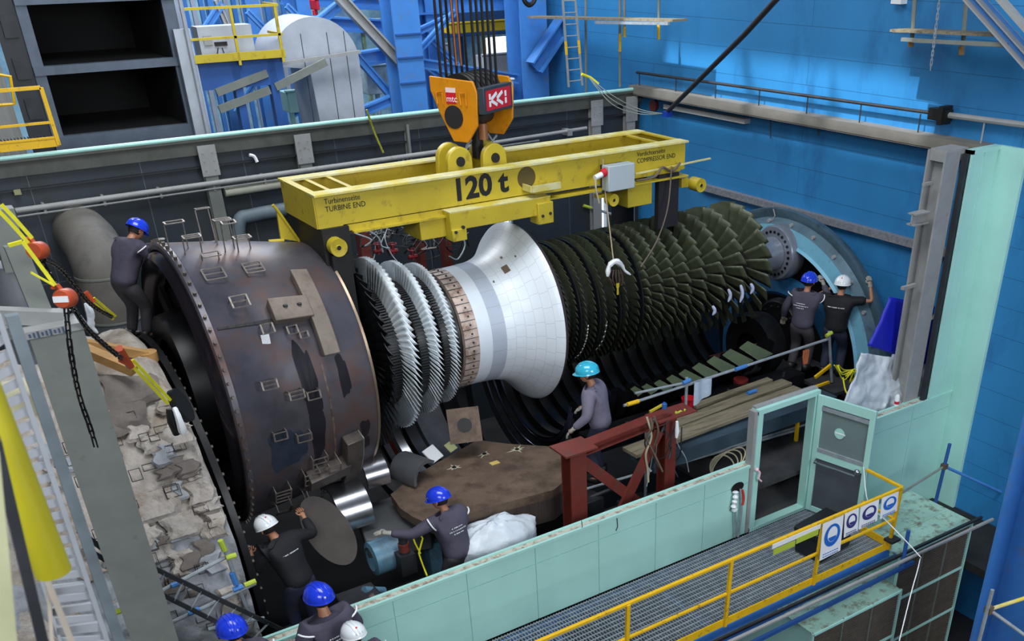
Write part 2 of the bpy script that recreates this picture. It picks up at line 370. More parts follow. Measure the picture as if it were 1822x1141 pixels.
# lagged vertical duct standing by the back wall (left)
c = Vector((2.35, 17.2, 0)); r = .62
L0 = PY(100, 400, 17.2); L1 = PY(218, 400, 17.2); r = (L1.x - L0.x) / 2 * .93; cx0 = (L0.x + L1.x) / 2
m = MB(); m.lathe([(-1.6, r * .98), (2.75, r * .98)], (cx0, 17.2, 0), 'Z', 40)
t = thing('lagged_duct', (cx0, 17.2, -1.6), 'big grey lagged pipe by the back wall behind the worker at left', 'pipe')
m.build('lower_section', mat('duct_lower_grey', (92, 96, 102), .6, var=.15, scale=2), t)
m = MB(); m.lathe([(2.74, .001), (2.74, r * 1.0), (2.77, r * 1.01), (3.45, r * 1.0), (3.48, r * .99)], (cx0, 17.2, 0), 'Z', 40); m.build('middle_section', concrete_grey, t)
pr = []
m = MB()
path = [Vector((cx0, 17.2, 3.2)), Vector((cx0, 17.2, 3.40))] + [Vector((cx0, 17.2 + .62 * (1 - math.cos(a)), 3.46 + .40 * math.sin(a))) for a in [k * PI / 2 / 8 for k in range(9)]]
m.tube(path + [Vector((cx0, 18.49, 3.86))], [r * .99] * 12, 40); m.build('elbow', concrete_grey, t)
for zz in (2.75, 3.47):
    m = MB(); m.lathe([(zz - .02, r), (zz - .015, r * 1.02), (zz + .015, r * 1.02), (zz + .02, r)], (cx0, 17.2, 0), 'Z', 40); m.build('band', grey_post, t)
# white stub pipe and elbow pipe behind the girder's left end
a = PY(400, 343, 18.38); b = PY(545, 318, 18.38)
m = MB(); m.cyl(a, b + Vector((1.5, 0, 0)), .075, 14); o = m.build('stub_pipe', mat('cream_lagging', (176, 176, 160), .7, var=.1, scale=4)); tag(o, 'cream horizontal pipe at the back wall behind the left end of the yellow girder', 'pipe')
m = MB(); e = PY(425, 400, 18.34); f = PY(455, 382, 18.34); g = PY(560, 365, 18.34)
m.tube(catmull([e + Vector((-.08, 0, -.9)), e, f, g, g + Vector((1.2, 0, 0))], 8), .12, 14); tag(m.build('elbow_pipe', mat('blue_grey_lagging', (96, 110, 118), .6, var=.2, scale=4)), 'blue-grey lagged elbow pipe behind the top of the brown casing', 'pipe')

# ledges and rails on the blue wall
def wall_y(px, py): return PX(px, py, 13.95)
m = MB(); m.bx(13.7, 13.95, 9.45, 18.5, 5.12, 5.2); m.bx(13.66, 13.7, 9.45, 18.5, 5.03, 5.20); m.bx(13.66, 13.76, 9.45, 18.5, 5.02, 5.04)
struct(m.build('trim_4', mat('ledge_grey_brown', (118, 114, 106), .7, var=.2, scale=4, stretch=(1, .4, 1))))
m = MB(); m.cyl((13.8, 18.4, 5.45), (13.8, 10.4, 5.52), .028, 8)
for k in range(7): m.cyl((13.8, 18.3 - k * 1.25, 5.2), (13.8, 18.3 - k * 1.25, 5.48), .012, 6)
tag(m.build('wall_handrail', dark_steel), 'thin dark pipe running above the ledge on the blue wall', 'pipe')
m = MB(); m.cyl((13.8, 10.4, 5.52), (13.8, 6.5, 5.58), .045, 8)
for y in (9.6, 8.4): m.cyl((13.8, y, 5.2), (13.8, y, 5.5), .014, 6)
c_ = m.build('wall_pipe', grey_light); tag(c_, 'thicker grey pipe with black coupling on the blue wall at far right', 'pipe')
m = MB(); m.bx(13.72, 13.88, 10.25, 10.6, 5.43, 5.6); m.bx(13.68, 13.92, 10.3, 10.38, 5.38, 5.65); m.build('coupling', black_paint, c_)
a = wall_y(1250, 333); b = wall_y(1690, 448)
m = MB(); m.bx(13.82, 13.95, 9.4, a.y, 3.38, 3.5); struct(m.build('trim_5', mat('rail_grey_speckled', (120, 122, 128), .7, var=.3, scale=20)))
a = wall_y(1190, 190); b = wall_y(1335, 212)
m = MB(); m.bx(13.8, 13.95, b.y, a.y, 4.83, 4.92); struct(m.build('trim_6', grey_light))
for k, (px, py, ln) in enumerate([(1375, 195, .5), (1460, 203, .35)]):
    p = wall_y(px, py); m = MB(); m.cyl((13.9, p.y, p.z), (13.9, p.y - .05, p.z - ln), .012, 5)
    tag(m.build('hanging_wire', dark_steel), ['short dark wire hanging under the blue wall ledge, left of two', 'short dark wire hanging under the blue wall ledge, right of two'][k], 'wire')

# ------------------------------------------------------------------ front teal wall (y 9.33), door gap from x 9.3 to 10.45
YW = 9.33
def panel_wall(xa, xb, name, z0, z1, seams):
    m = MB(); xs = [xa] + [s for s in seams if xa < s < xb] + [xb]
    for i in range(len(xs) - 1):
        m.bx(xs[i] + .006, xs[i + 1] - .006, YW, YW + .02, z0, z1 - .32)
        m.bx(xs[i] + .006, xs[i + 1] - .006, YW, YW + .02, z1 - .31, z1 - .02)
    m.bx(xa, xb, YW + .012, YW + .10, z0, z1 - .05)
    o = struct(m.build(name, teal))
    t = MB(); t.bx(xa, xb, YW - .025, YW + .012, z1 - .05, z1 - .01); t.bx(xa, xb, YW + .10, YW + .14, z1 - .06, z1); t.build('top_trim', teal, o)
    t = MB(); t.bx(xa, xb, YW + .012, YW + .10, z1 - .05, z1 - .02); t.build('top_sealant', white_seal, o)
    t = MB(); t.bx(xa, xb, YW + .014, YW + .04, z0, z1 - .1); t.build('seam_backing', dark_steel, o)
    return o
panel_wall(.75, 9.26, 'wall_front', -.02, 1.2, [1.2, 2.3, 3.35, 4.36, 5.38, 6.4, 7.4, 8.3])
t = MB()
p = PY(690, 1120, 9.33)
for k, (px, py, s) in enumerate([(1035, 938, .1), (1098, 938, .14), (1300, 905, .08)]):
    q = PY(px, py, YW - .01); t.tube([q + Vector((0, 0, s)), q + Vector((.01, 0, 0)), q + Vector((-.02, 0, -s * .4))], .006, 5)
t.build('scratch_marks', dark_steel, bpy.data.objects['wall_front'])
panel_wall(10.95, 13.95, 'wall_front_right', -1.6, 1.2, [12.9])
# green corner panel and its strip along the blue wall
m = MB(); m.bx(13.22, 13.93, YW, YW + .08, 1.15, 5.2)
m.bx(13.22, 13.27, YW - .03, YW + .1, 1.15, 5.2); m.bx(13.22, 13.93, YW - .03, YW + .1, 5.14, 5.2); m.bx(13.55, 13.57, YW - .012, YW, 1.2, 5.14)
m.bx(13.89, 13.95, 8.85, YW + .02, -1.6, 5.2)
struct(m.build('wall_corner', teal))
m = MB(); m.bx(13.13, 13.2, YW + .0, YW + .08, 1.15, 5.15); struct(m.build('trim_7', dark_steel))
# ------------------------------------------------------------------ door frame and open door leaf
m = MB()
for x in (9.28, 10.45): m.bx(x - .05, x + .05, YW - .048, YW + .098, .01, 2.05)
m.bx(9.23, 10.5, YW - .05, YW + .1, 2.0, 2.08); m.bx(9.23, 10.5, YW - .05, YW + .1, 0, .06)
d = struct(m.build('door_1', teal))
m = MB(); m.bx(9.17, 9.23, YW - .03, YW + .1, 0, 2.06); m.bx(9.23, 10.5, YW + .02, YW + .1, 2.08, 2.11); m.build('door_seal', grey_light, d)
leaf = thing('door_leaf', (10.47, YW - .05, 0), 'open pale green door leaf with dark mesh window and steel push bar', 'door')
hx = Vector((10.47, YW - .06, 0)); ang = math.radians(-77)
ex = Vector((math.cos(ang), math.sin(ang), 0)); ey = Vector((-math.sin(ang), math.cos(ang), 0))
ML = Matrix.Translation(hx) @ Matrix((ex, ey, Vector((0, 0, 1)))).transposed().to_4x4()
wd_ = .97
m = MB()
m.bx(0, .09, -.045, 0, .03, 2.03, ML); m.bx(wd_ - .09, wd_, -.045, 0, .03, 2.03, ML); m.bx(.09, wd_ - .09, -.045, 0, 1.88, 2.03, ML); m.bx(.09, wd_ - .09, -.045, 0, .98, 1.12, ML); m.bx(.09, wd_ - .09, -.045, 0, .03, .12, ML)
m.build('frame', teal, leaf, .004)
m = MB(); m.bx(.09, wd_ - .09, -.02, -.01, 1.12, 1.88, ML); m.build('window_glass', mat('wired_glass_dark', (112, 128, 128), .3, var=.08), leaf)
m = MB(); m.bx(.09, wd_ - .09, -.05, -.012, 1.8, 1.86, ML); m.bx(.09, wd_ - .09, -.05, -.012, 1.1, 1.16, ML); m.each('window_gasket', galv, leaf)
m = MB(); m.lathe([(0, .001), (0, .085), (.006, .085), (.006, .001)], (0, 0, 0), 'Y', 28)
for v in range(len(m.v)): m.v[v] = ML @ (Vector((.42, -.03, 1.5)) + m.v[v])
m.build('round_sticker', teal, leaf)
m = MB(); m.bx(.35, .52, -.034, -.026, 1.49, 1.51, ML); m.build('sticker_bar', white_paint, leaf)
m = MB(); m.bx(.09, wd_ - .09, -.03, -.01, .12, .98, ML); m.build('lower_panel', mat('door_lower_panel', (78, 84, 90), .6, var=.15, scale=3), leaf)
m = MB(); m.tube([ML @ Vector(p) for p in ((.1, -.05, .98), (.1, -.12, .94), (.8, -.12, .94), (.8, -.05, .98))], .018, 8)
m.ell(ML @ Vector((.82, -.08, 1.0)), (.05, .05, .05)); m.build('push_bar', shiny, leaf)
# striped tape knot on the frame
q = Vector((9.25, YW - .08, 1.12)); m = MB(); m.tube(catmull([q, q + Vector((.04, -.03, -.05)), q + Vector((.02, -.04, -.14)), q + Vector((.07, -.05, -.2))], 4), .014, 6); m.ell(q, (.035, .03, .03))
tag(m.build('barrier_tape_knot', mat('red_white_tape', (232, 190, 196), .5, var=.3, scale=30)), 'red and white tape knot tied on the left door frame post', 'tape')

# ------------------------------------------------------------------ grating walkway with yellow railing, outside the teal wall
gy0, gy1 = 7.80, 9.28; gx0, gx1 = .8, 10.72
m = MB()
x = gx0
while x < gx1: m.bx(x, x + .008, gy0, gy1, -.035, -.002); x += .046
y = gy0
while y < gy1: m.bx(gx0, gx1, y, y + .012, -.02, .0); y += .085
walk = thing('walkway', (gx0, gy0, -.1), 'steel grating walkway outside the pale green wall', 'walkway')
m.build('grating', galv, walk)
m = MB(); m.ibeam((gx0, 7.78, -.12), (gx1, 7.78, -.12), .1, .14); m.ibeam((gx0, 9.2, -.14), (gx1, 9.2, -.14), .1, .2)
for k in range(6): m.ibeam((gx0 + 1 + k * 1.8, 7.8, -.15), (gx0 + 1 + k * 1.8, 9.2, -.15), .08, .14)
m.each('support_beam', blue_steel, walk)
m = MB(); m.bar((gx0, 7.66, -.28), (gx1 + .3, 7.66, -.18), .05, .05); m.bar((gx0, 7.5, -.42), (gx1 + .3, 7.5, -.3), .05, .06); m.each('lower_tube', blue_shade, walk)
rail = thing('railing', (gx0, 7.72, 0), 'yellow railing along the outer edge of the grating walkway', 'railing')
m = MB(); m.bar((gx0, 7.68, 1.1), (10.6, 7.62, 1.1), .045, .045); m.bar((10.6, 7.62, 1.1), (10.6, 8.3, 1.1), .045, .045); m.build('top_rail', yellow_rail, rail, .008)
m = MB(); m.bar((gx0, 7.70, .55), (10.6, 7.66, .55), .04, .04); m.bar((10.6, 7.66, .55), (10.6, 8.3, .55), .04, .04); m.build('middle_rail', yellow_rail, rail, .008)
m = MB(); m.bx(gx0, 10.66, 7.69, 7.705, 0, .12); m.bx(10.64, 10.66, 7.71, 8.28, 0, .118); m.each('toe_board', yellow_rail, rail)
for x in (10.6, 9.0, 7.32, 5.66, 4.0, 2.3):
    m = MB(); m.bar((x, 7.68, 0), (x, 7.64, 1.1), .05, .05, (0, 1, 0)); m.build('post', yellow_rail, rail, .008)
m = MB(); m.bx(10.5, 10.7, 7.56, 7.72, .18, .22); m.build('clamp', dark_steel, rail)
# mandatory signs tied on the railing
sg = thing('safety_sign', (9.1, 7.6, .6), 'white sheet with blue round face-mask symbol tied on the railing, largest of the signs', 'sign')
def sign(root, x0, x1, z0, z1, tilt, circ, fill):
    A = Vector((x0, 7.60, z1)); B = Vector((x1, 7.60, z1 + .0)); C_ = Vector((x1 - tilt, 7.56, z0 + .02)); D = Vector((x0 - tilt, 7.56, z0))
    ex = (B - A).normalized(); ez = ((A - D)).normalized(); ny = ez.cross(ex).normalized() * .004
    if ny.y > 0: ny = -ny
    m = MB(); m.add([A, B, C_, D, A - ny, B - ny, C_ - ny, D - ny], [(0, 1, 2, 3), (7, 6, 5, 4), (0, 4, 5, 1), (1, 5, 6, 2), (2, 6, 7, 3), (3, 7, 4, 0)]); m.build('sheet', white_paint, root)
    ce = (A + B + C_ + D) / 4 + ez * (z1 - z0) * .08; ny = ny * 1.4; wx = (x1 - x0) * .38; hz = (z1 - z0) * .30
    def disc(c, sx, sz, mt, nm, off, inner=0, a0=0, a1=2 * PI):
        mm = MB(); n = 28; vs = []; fs = []
        for k in range(n + 1):
            a = a0 + (a1 - a0) * k / n; vs.append(c + ny * off + ex * (sx * math.cos(a)) + ez * (sz * math.sin(a))); vs.append(c + ny * off + ex * (sx * inner * math.cos(a)) + ez * (sz * inner * math.sin(a)))
        for k in range(n): fs.append((2 * k, 2 * k + 2, 2 * k + 3, 2 * k + 1))
        mm.add(vs, fs); mm.build(nm, mt, root)
    disc(ce, wx, hz, circ, 'symbol_disc', 1.3)
    disc(ce + ez * hz * .1, wx * .62, hz * .68, white_paint, 'symbol_head', 1.8)
    disc(ce - ez * hz * .12, wx * .5, hz * .42, circ, 'symbol_mask', 2.2, 0, PI, 2 * PI)
    mm = MB()
    for r_ in range(2):
        zc = A.lerp(D, .86 + r_ * .07); 
        for k in range(7):
            p = zc + ex * ((x1 - x0) * (.12 + .11 * k)) + ny * 1.5; mm.bar(p, p + ex * (x1 - x0) * .075, .003, .012)
    mm.build('caption_marks', fill, root)
sign(sg, 8.95, 9.36, .50, 1.08, .02, blue_sign, blue_sign)
sg = thing('safety_sign', (9.5, 7.6, .7), 'purple and white sign sheet tied on the railing right of the face-mask sign', 'sign')
sign(sg, 9.38, 9.66, .72, 1.09, .0, mat('sign_purple', (58, 48, 120), .5, var=.05), mat('sign_purple', (58, 48, 120)))
sg = thing('safety_sign', (9.9, 7.6, .7), 'white sign with dark purple round symbol tied on the railing, third from left', 'sign')
sign(sg, 9.70, 10.08, .74, 1.09, .02, MATS['sign_purple'], MATS['sign_purple'])
sg = thing('safety_sign', (10.3, 7.6, .7), 'white sign with blue round symbol tied on the railing beside its corner post', 'sign')
sign(sg, 10.14, 10.5, .76, 1.09, .02, blue_sign, blue_sign)
a = PY(1345, 985, 7.62); b = PY(1450, 935, 7.62); sg = thing('ribbon_banner', a, 'lime and white paper banner strip hanging along the yellow railing', 'banner')
m = MB(); m.bx(8.02, 8.42, 7.585, 7.59, .93, 1.02); m.bx(8.44, 8.86, 7.585, 7.59, .95, 1.04); m.build('lime_strip', lime, sg)
m = MB(); m.bx(8.0, 8.9, 7.592, 7.6, 1.03, 1.1); m.build('white_strip', white_paint, sg)
# black crate on the walkway
cr = thing('tool_crate', (9.95, 8.35, 0), 'black plastic tool crate standing on the grating behind the railing', 'crate')
MC = Matrix.Translation((9.8, 8.28, 0)) @ Matrix.Rotation(math.radians(8), 4, 'Z')
m = MB(); m.box((0, 0, .2), (.74, .5, .38), MC); m.build('body', mat('black_plastic', (30, 32, 38), .45, var=.1), cr, .03)
m = MB(); m.box((0, 0, .42), (.80, .56, .09), MC); m.build('lid', MATS['black_plastic'], cr, .02)
m = MB(); m.box((-.2, -.28, .33), (.08, .03, .1), MC); m.box((.2, -.28, .33), (.08, .03, .1), MC); m.each('latch', dark_steel, cr)
# oval hole with rag in the teal wall
h = thing('cable_hole', (8.95, YW, .6), 'oval hole with cables and white rag in the green wall beside the door', 'opening')
m = MB(); m.lathe([(-.012, .001), (-.012, .085)], (0, 0, 0), 'Y', 24)
for i in range(len(m.v)): v = m.v[i]; m.v[i] = Vector((8.95 + v.x * 1.5, YW - .006, .88 + v.z * 1.0))
m.build('hole', black_paint, h)
m = MB(); m.tube(catmull([(8.9, YW - .02, .84), (8.88, YW - .05, .6), (8.92, YW - .06, .2), (8.93, YW - .04, .02)]), .018, 8); m.tube(catmull([(9.0, YW - .02, .84), (9.02, YW - .05, .5), (8.98, YW - .06, .02)]), .018, 8); m.each('cable', galv, h)
m = MB(); m.tube(catmull([(9.02, YW - .04, .83), (9.04, YW - .06, .7), (9.02, YW - .07, .58)]), .02, 8); m.build('red_hose', mat('hose_red', (190, 50, 40), .5), h)
m = MB(); m.tube(catmull([(8.87, YW - .05, .86), (8.86, YW - .07, .74), (8.84, YW - .07, .62), (8.88, YW - .06, .52)]), [.035 + .015 * math.sin(k * 1.7) for k in range(19)], 7); m.build('rag', white_paint, h)

# ------------------------------------------------------------------ teal topped cabinets with louvre fronts
def cabinet(x0, x1, y0, y1, zt, lab):
    c = thing('filter_cabinet', (x0, y0, -3), lab, 'cabinet')
    m = MB(); m.bx(x0 + .02, x1 - .02, y0 + .05, y1, -3, zt - .03); m.build('body', teal, c)
    m = MB(); m.bx(x0, x1, y0, y1, zt - .03, zt); m.bx(x0 + .1, x1 - .1, y0 + .35 * (y1 - y0), y0 + .38 * (y1 - y0), zt, zt + .02); m.build('top_plate', teal_dark, c)
    for row in range(3):
        for colm in range(3):
            w = (x1 - x0) / 3; h = .85
            a = x0 + colm * w; z = zt - .06 - (row + 1) * h
            f = MB(); f.bx(a + .02, a + w - .02, y0 + .02, y0 + .05, z + .03, z + h)
            k = z + .05
            while k < z + h - .02: f.bx(a + .03, a + w - .03, y0, y0 + .03, k, k + .014); k += .045
            f.build('louvre_panel', cab_mesh, c)
    m = MB()
    for row in range(4): m.bx(x0, x1, y0 - .02, y0 + .02, zt - .05 - row * .85, zt - .01 - row * .85)
    for x in (x0, x1): m.bx(x - .015, x + .015, y0 - .02, y0 + .02, -3, zt)
    m.build('front_frame', teal, c)
    m = MB()
    for k in (1, 2): m.bx(x0 + (x1 - x0) * k / 3 - .008, x0 + (x1 - x0) * k / 3 + .008, y0 - .01, y0 + .02, -3, zt)
    m.each('divider', grey_post, c)
cabinet(10.80, 12.55, 7.60, 8.85, -.15, 'green topped louvred cabinet by the corner of the yellow railing')
cabinet(8.8, 10.70, 7.40, 9.0, -.62, 'lower green topped louvred cabinet below the walkway at bottom')
# cream/grey handrail tubes running past the cabinets
t = thing('outer_handrail', (6, 7.2, 0), 'long grey handrail tube passing in front of the cabinets', 'railing')
a = PY(1140, 1216, 7.28); b = PY(1767, 924, 7.28)
m = MB(); m.bar(a, b, .045, .045); m.build('top_rail', grey_light, t, .01)
m = MB(); m.bar(a + Vector((-.1, .2, -.1)), b + Vector((0, .2, -.06)), .04, .04); m.build('lower_rail', dark_steel, t)
q = PY(1612, 970, 7.34); m = MB(); m.cyl(q + Vector((0, 0, .25)), q + Vector((0, 0, -.4)), .03, 8); m.build('post', blue_shade, t)
q2 = a.lerp(b, .12)
m = MB(); m.cyl(q2 + Vector((0, .1, .1)), q2 + Vector((0, .1, -1.6)), .035, 8); m.build('post', blue_steel, t)
# thin white cord from door leaf down over the cabinets
pts = [ML @ Vector((.9, -.05, 1.1)), PY(1545, 895, 7.9), PY(1575, 925, 7.6), PY(1632, 985, 6.85), PY(1636, 1000, 6.84), PY(1620, 1060, 6.6), PY(1600, 1141, 6.3)]
m = MB(); m.tube(catmull(pts, 5), .008, 6); tag(m.build('cord', white_paint), 'thin white cord from the door leaf hanging down past the cabinets', 'cord')
# blue column bottom right + scaffold pieces near it
t = thing('blue_column', (10.9, 5.8, -3), 'big blue steel column at the lower right corner', 'column')
m = MB(); a = PY(1760, 1000, 5.6)
m.bx(10.76, 10.80, 5.02, 5.92, -3, 16)
m.bx(10.40, 10.85, 5.9, 5.94, -3, 16); m.bx(10.40, 10.85, 5.0, 5.04, -3, 16)
m.build('shaft', blue_steel, t)
s2 = thing('scaffold_corner', (9.9, 5.0, 0), 'scaffold tubes meeting at a coupler at the right bottom edge', 'scaffold')
J = PY(1760, 1085, 4.7); K = PY(1822, 1065, 4.5); L_ = PY(1822, 1130, 4.4); U = PY(1766, 1050, 4.7); D = PY(1742, 1141, 4.7)
for n, a, b, mt in (('tube', J, K, yellow_worn), ('tube', J, L_, galv), ('tube', U, D, galv)):
    m = MB(); m.cyl(a, b + (b - a) * (.3 if b is not D else 0), .022, 8); m.build(n, mt, s2)
m = MB(); m.box(J, (.08, .08, .08)); m.build('coupler', rust_flange, s2)
# scaffold post and tube at the right of the teal wall
s3 = thing('scaffold_rail', (13.2, 8.6, 0), 'dark scaffold tube rail fixed beside the green wall near the blue wall', 'scaffold')
a = PY(1680, 830, 8.5); b = PY(1790, 880, 8.0); c_ = PY(1600, 880, 8.6); d_ = PY(1690, 790, 8.5); e_ = PY(1662, 905, 8.5)
m = MB(); m.cyl(a, b, .025, 8); m.build('tube', blue_steel, s3)
m = MB(); m.cyl(a, c_, .02, 8); m.build('tube', grey_post, s3)
m = MB(); m.cyl(d_, e_, .03, 8); m.build('post', blue_shade, s3)
m = MB(); m.box(a, (.09, .09, .09)); m.build('coupler', rust_flange, s3)
# pale column inside the enclosure at right
t = thing('enclosure_column', (12.95, 9.6, 0), 'tall pale grey steel column standing left of the green corner panel', 'column')
m = MB(); m.ibeam((12.95, 9.62, .9), (12.95, 9.6, 5.2), .34, .34, .03, (0, 1, 0)); m.build('shaft', grey_light, t)
m = MB(); m.bx(12.82, 13.3, 9.45, 9.75, 5.05, 5.22); m.build('cap_beam', grey_light, t)
m = MB(); m.ibeam((12.78, 9.62, 4.25), (12.45, 9.62, 4.25), .16, .18, .02); m.build('beam_stub', grey_light, t)
m = MB(); m.bx(12.62, 12.8, 9.6, 9.66, 4.72, 4.76); m.bx(12.5, 12.8, 9.6, 9.66, 3.15, 3.2); m.bar((13.1, 9.5, 2.55), (13.25, 9.4, 2.7), .04, .04); m.each('bracket', grey_light, t)
# gas cartridge at its foot
q = Vector((12.6, 9.46, 1.2)); m = MB(); m.lathe([(0, .001), (0, .04), (.16, .04), (.19, .025), (.2, .001)], q, 'Z', 16); o = m.build('spray_can', white_paint); tag(o, 'small white spray can standing at the foot of the pale column', 'can')
m = MB(); m.lathe([(.03, .041), (.08, .041)], q, 'Z', 16); m.build('label_band', red_sign, o)
# ================================================================== TURBINE ROTOR
rotor = thing('turbine_rotor', (7.5, 13, 2.9), 'huge gas turbine rotor with white cone and olive compressor blades hanging under the yellow girder', 'rotor')
O = Vector((0, 13, 2.9))
def hub_r(x):  # hub radius along the compressor
    t = (x - 7.6) / (11.9 - 7.6); return .86 - .34 * max(0, t) ** 1.3
# shaft
m = MB(); m.lathe([(3.0, .001), (3.0, .30), (4.2, .30), (4.3, .42), (4.5, .55)], O, n=48)
m.build('turbine_end_shaft', shiny, rotor)
m = MB(); m.lathe([(4.3, .3), (4.3, .74), (4.62, .80), (4.7, .80), (4.72, .68), (4.84, .68), (4.86, .82), (5.02, .86), (5.14, .86), (5.16, .70), (5.30, .70), (5.32, .84), (5.44, .86), (5.56, .86), (5.58, .72), (5.66, .72), (5.68, .86), (5.76, .88), (5.9, .88), (5.92, .80), (6.0, .82)], O, n=96)
m.build('turbine_discs', hub_dark, rotor)
# fir tree root rings: fine teeth
for (x0, x1, r, n) in ((4.86, 5.02, .868, 130), (5.32, 5.44, .868, 130), (5.68, 5.76, .885, 130)):
    m = MB()
    for k in range(n):
        M_ = Matrix.Translation(O) @ Matrix.Rotation(2 * PI * k / n, 4, 'X'); m.box(((x0 + x1) / 2, 0, r), (x1 - x0, .018, .02), M_)
    m.build('root_ring', dark_steel, rotor)
m = MB(); m.lathe([(6.02, .80), (6.02, .885), (6.25, .895), (6.26, .88)], O, n=96); m.build('locking_ring', strip_mat, rotor)
m = MB()
for k in range(44):
    M_ = Matrix.Translation(O) @ Matrix.Rotation(2 * PI * k / 44, 4, 'X')
    m.box((6.13, 0, .892), (.23, .008, .008), M_); m.cyl(M_ @ Vector((6.15, .06, .885)), M_ @ Vector((6.15, .06, .902)), .014, 8)
m.each('locking_plate_detail', dark_steel, rotor)
m = MB(); m.lathe([(6.25, .890), (6.47, .895)], O, n=120); m.build('cone_collar', cone_plain, rotor)
m = MB(); m.lathe([(6.47, .8965), (6.70, .91)], O, n=120); m.build('cone_band', cone_band, rotor)
m = MB(); m.lathe([(6.70, .908), (6.80, .925), (6.92, .96), (7.02, 1.01), (7.12, 1.08), (7.21, 1.165), (7.30, 1.265), (7.37, 1.345), (7.42, 1.385), (7.435, 1.388)], O, n=120); m.build('cone', cone_white, rotor)
m = MB(); m.lathe([(7.435, 1.386), (7.46, 1.38), (7.50, 1.36), (7.54, 1.30), (7.56, .8)], O, n=120); m.build('cone_rim', mat('cone_rim_brown', (84, 70, 70), .4, metal=.4, var=.2), rotor)
# compressor drum
prof = [(7.5, .6)]; stages = []
x = 7.74; NST = 16
xs_ = [7.74]
for g_ in (.155, .165, .175, .185, .195, .205, .22, .235, .25, .265, .285, .32, .39, .46, .57): xs_.append(xs_[-1] + g_)
sc_ = (11.86 - 7.74) / (xs_[-1] - 7.74); xs_ = [7.74 + (v - 7.74) * sc_ for v in xs_]
prof = [(7.56, .5), (7.56, .80)]
for i, xx in enumerate(xs_):
    w = .07 + .006 * i; h = hub_r(xx); prof += [(xx - w * 1.15, h - .05), (xx - w, h), (xx + w, h), (xx + w * 1.15, h - .05)]
prof += [(11.98, .45), (12.02, .36), (12.2, .31), (12.98, .30)]
m = MB(); m.lathe(prof, O, n=96); m.build('compressor_drum', hub_dark, rotor)
m = MB(); m.lathe([(12.03, .30), (12.05, .325), (12.6, .325), (12.62, .305), (12.94, .305)], O, n=64); m.build('compressor_end_shaft', mat('shaft_steel', (150, 156, 170), .28, metal=.45, var=.1), rotor)
# black rings drawing the shade of the deep gaps between the rearmost stages
m = MB(); m.lathe([(7.60, .8), (7.60, 1.03), (7.66, 1.03), (7.66, .8)], O, n=96); m.build('seal_ring', black_steel, rotor)
for gi in (2, 4, 6, 8):
    xg = (xs_[gi - 1] + xs_[gi]) / 2
    m = MB(); m.lathe([(xg - .015, .8), (xg - .012, 1.0), (xg + .012, 1.0), (xg + .015, .8)], O, n=96); m.build('seal_ring', black_steel, rotor)
m = MB()
for gi, a0, a1 in ((2, -1.05, -.1), (4, -.9, -.1), (5, -.95, .05)):
    xg = (xs_[gi] + xs_[gi + 1]) / 2; k = a0
    while k < a1:
        M_ = Matrix.Translation(O) @ Matrix.Rotation(PI / 2 + (-k), 4, 'X'); m.box((xg, 0, hub_r(xg) + .085), (.02, .03, .008), M_); k += .062
m.build('locking_keys', white_paint, rotor)

def blade_mesh(name, r0, r1, ct, cr, st_t, st_r, th, camber, mt, rows=4, n=5):
    """blade along +Z, axial chord along X, local origin on the axis"""
    vs = []; fs = []
    for j in range(rows + 1):
        t = j / rows; r = r0 + (r1 - r0) * t; c = cr + (ct - cr) * t; st = math.radians(st_r + (st_t - st_r) * t)
        ring = []
        for side in (1, -1):
            for i in range(n):
                u = i / (n - 1) if side == 1 else 1 - i / (n - 1)
                if side == -1 and (i == 0 or i == n - 1): continue
                xx = (u - .5) * c; yy = camber * c * (1 - (2 * u - 1) ** 2) + side * th * .5 * math.sin(PI * u) ** .7 * (1.2 - .5 * t)
                ring.append((xx * math.cos(st) - yy * math.sin(st), xx * math.sin(st) + yy * math.cos(st), r))
        vs += ring
    L = len(ring)
    for j in range(rows):
        for i in range(L): fs.append((j * L + i, j * L + (i + 1) % L, (j + 1) * L + (i + 1) % L, (j + 1) * L + i))
    fs.append(tuple(range(rows * L, rows * L + L))); 
    me = bpy.data.meshes.new(name); me.from_pydata(vs, [], fs); me.materials.append(mt)
    for p in me.polygons[:-1]: p.use_smooth = True
    bm = bmesh.new(); bm.from_mesh(me); bmesh.ops.recalc_face_normals(bm, faces=bm.faces); bm.to_mesh(me); bm.free()
    return me, vs, fs
def place_row(x, n, data, partname, cnt, limit, rest, phase=0, hub=True):
    me, vs, fs = data
    for k in range(n):
        phi = 2 * PI * (k + phase) / n      # rotation about X: radial dir = (0,-sin,cos)
        ry, rz = -math.sin(phi), math.cos(phi)
        vis = -ry * .77 + rz * .35
        if cnt[0] < limit and vis > .38:
            o = bpy.data.objects.new(partname, me); COL.objects.link(o); o.parent = rotor
            o.location = (x - 7.5, 0, 0); o.rotation_euler = (phi, 0, 0); cnt[0] += 1
        else:
            Mx = Matrix.Translation(O + Vector((x, 0, 0))) @ Matrix.Rotation(phi, 4, 'X')
            rest.add(vs, fs, M=Mx)
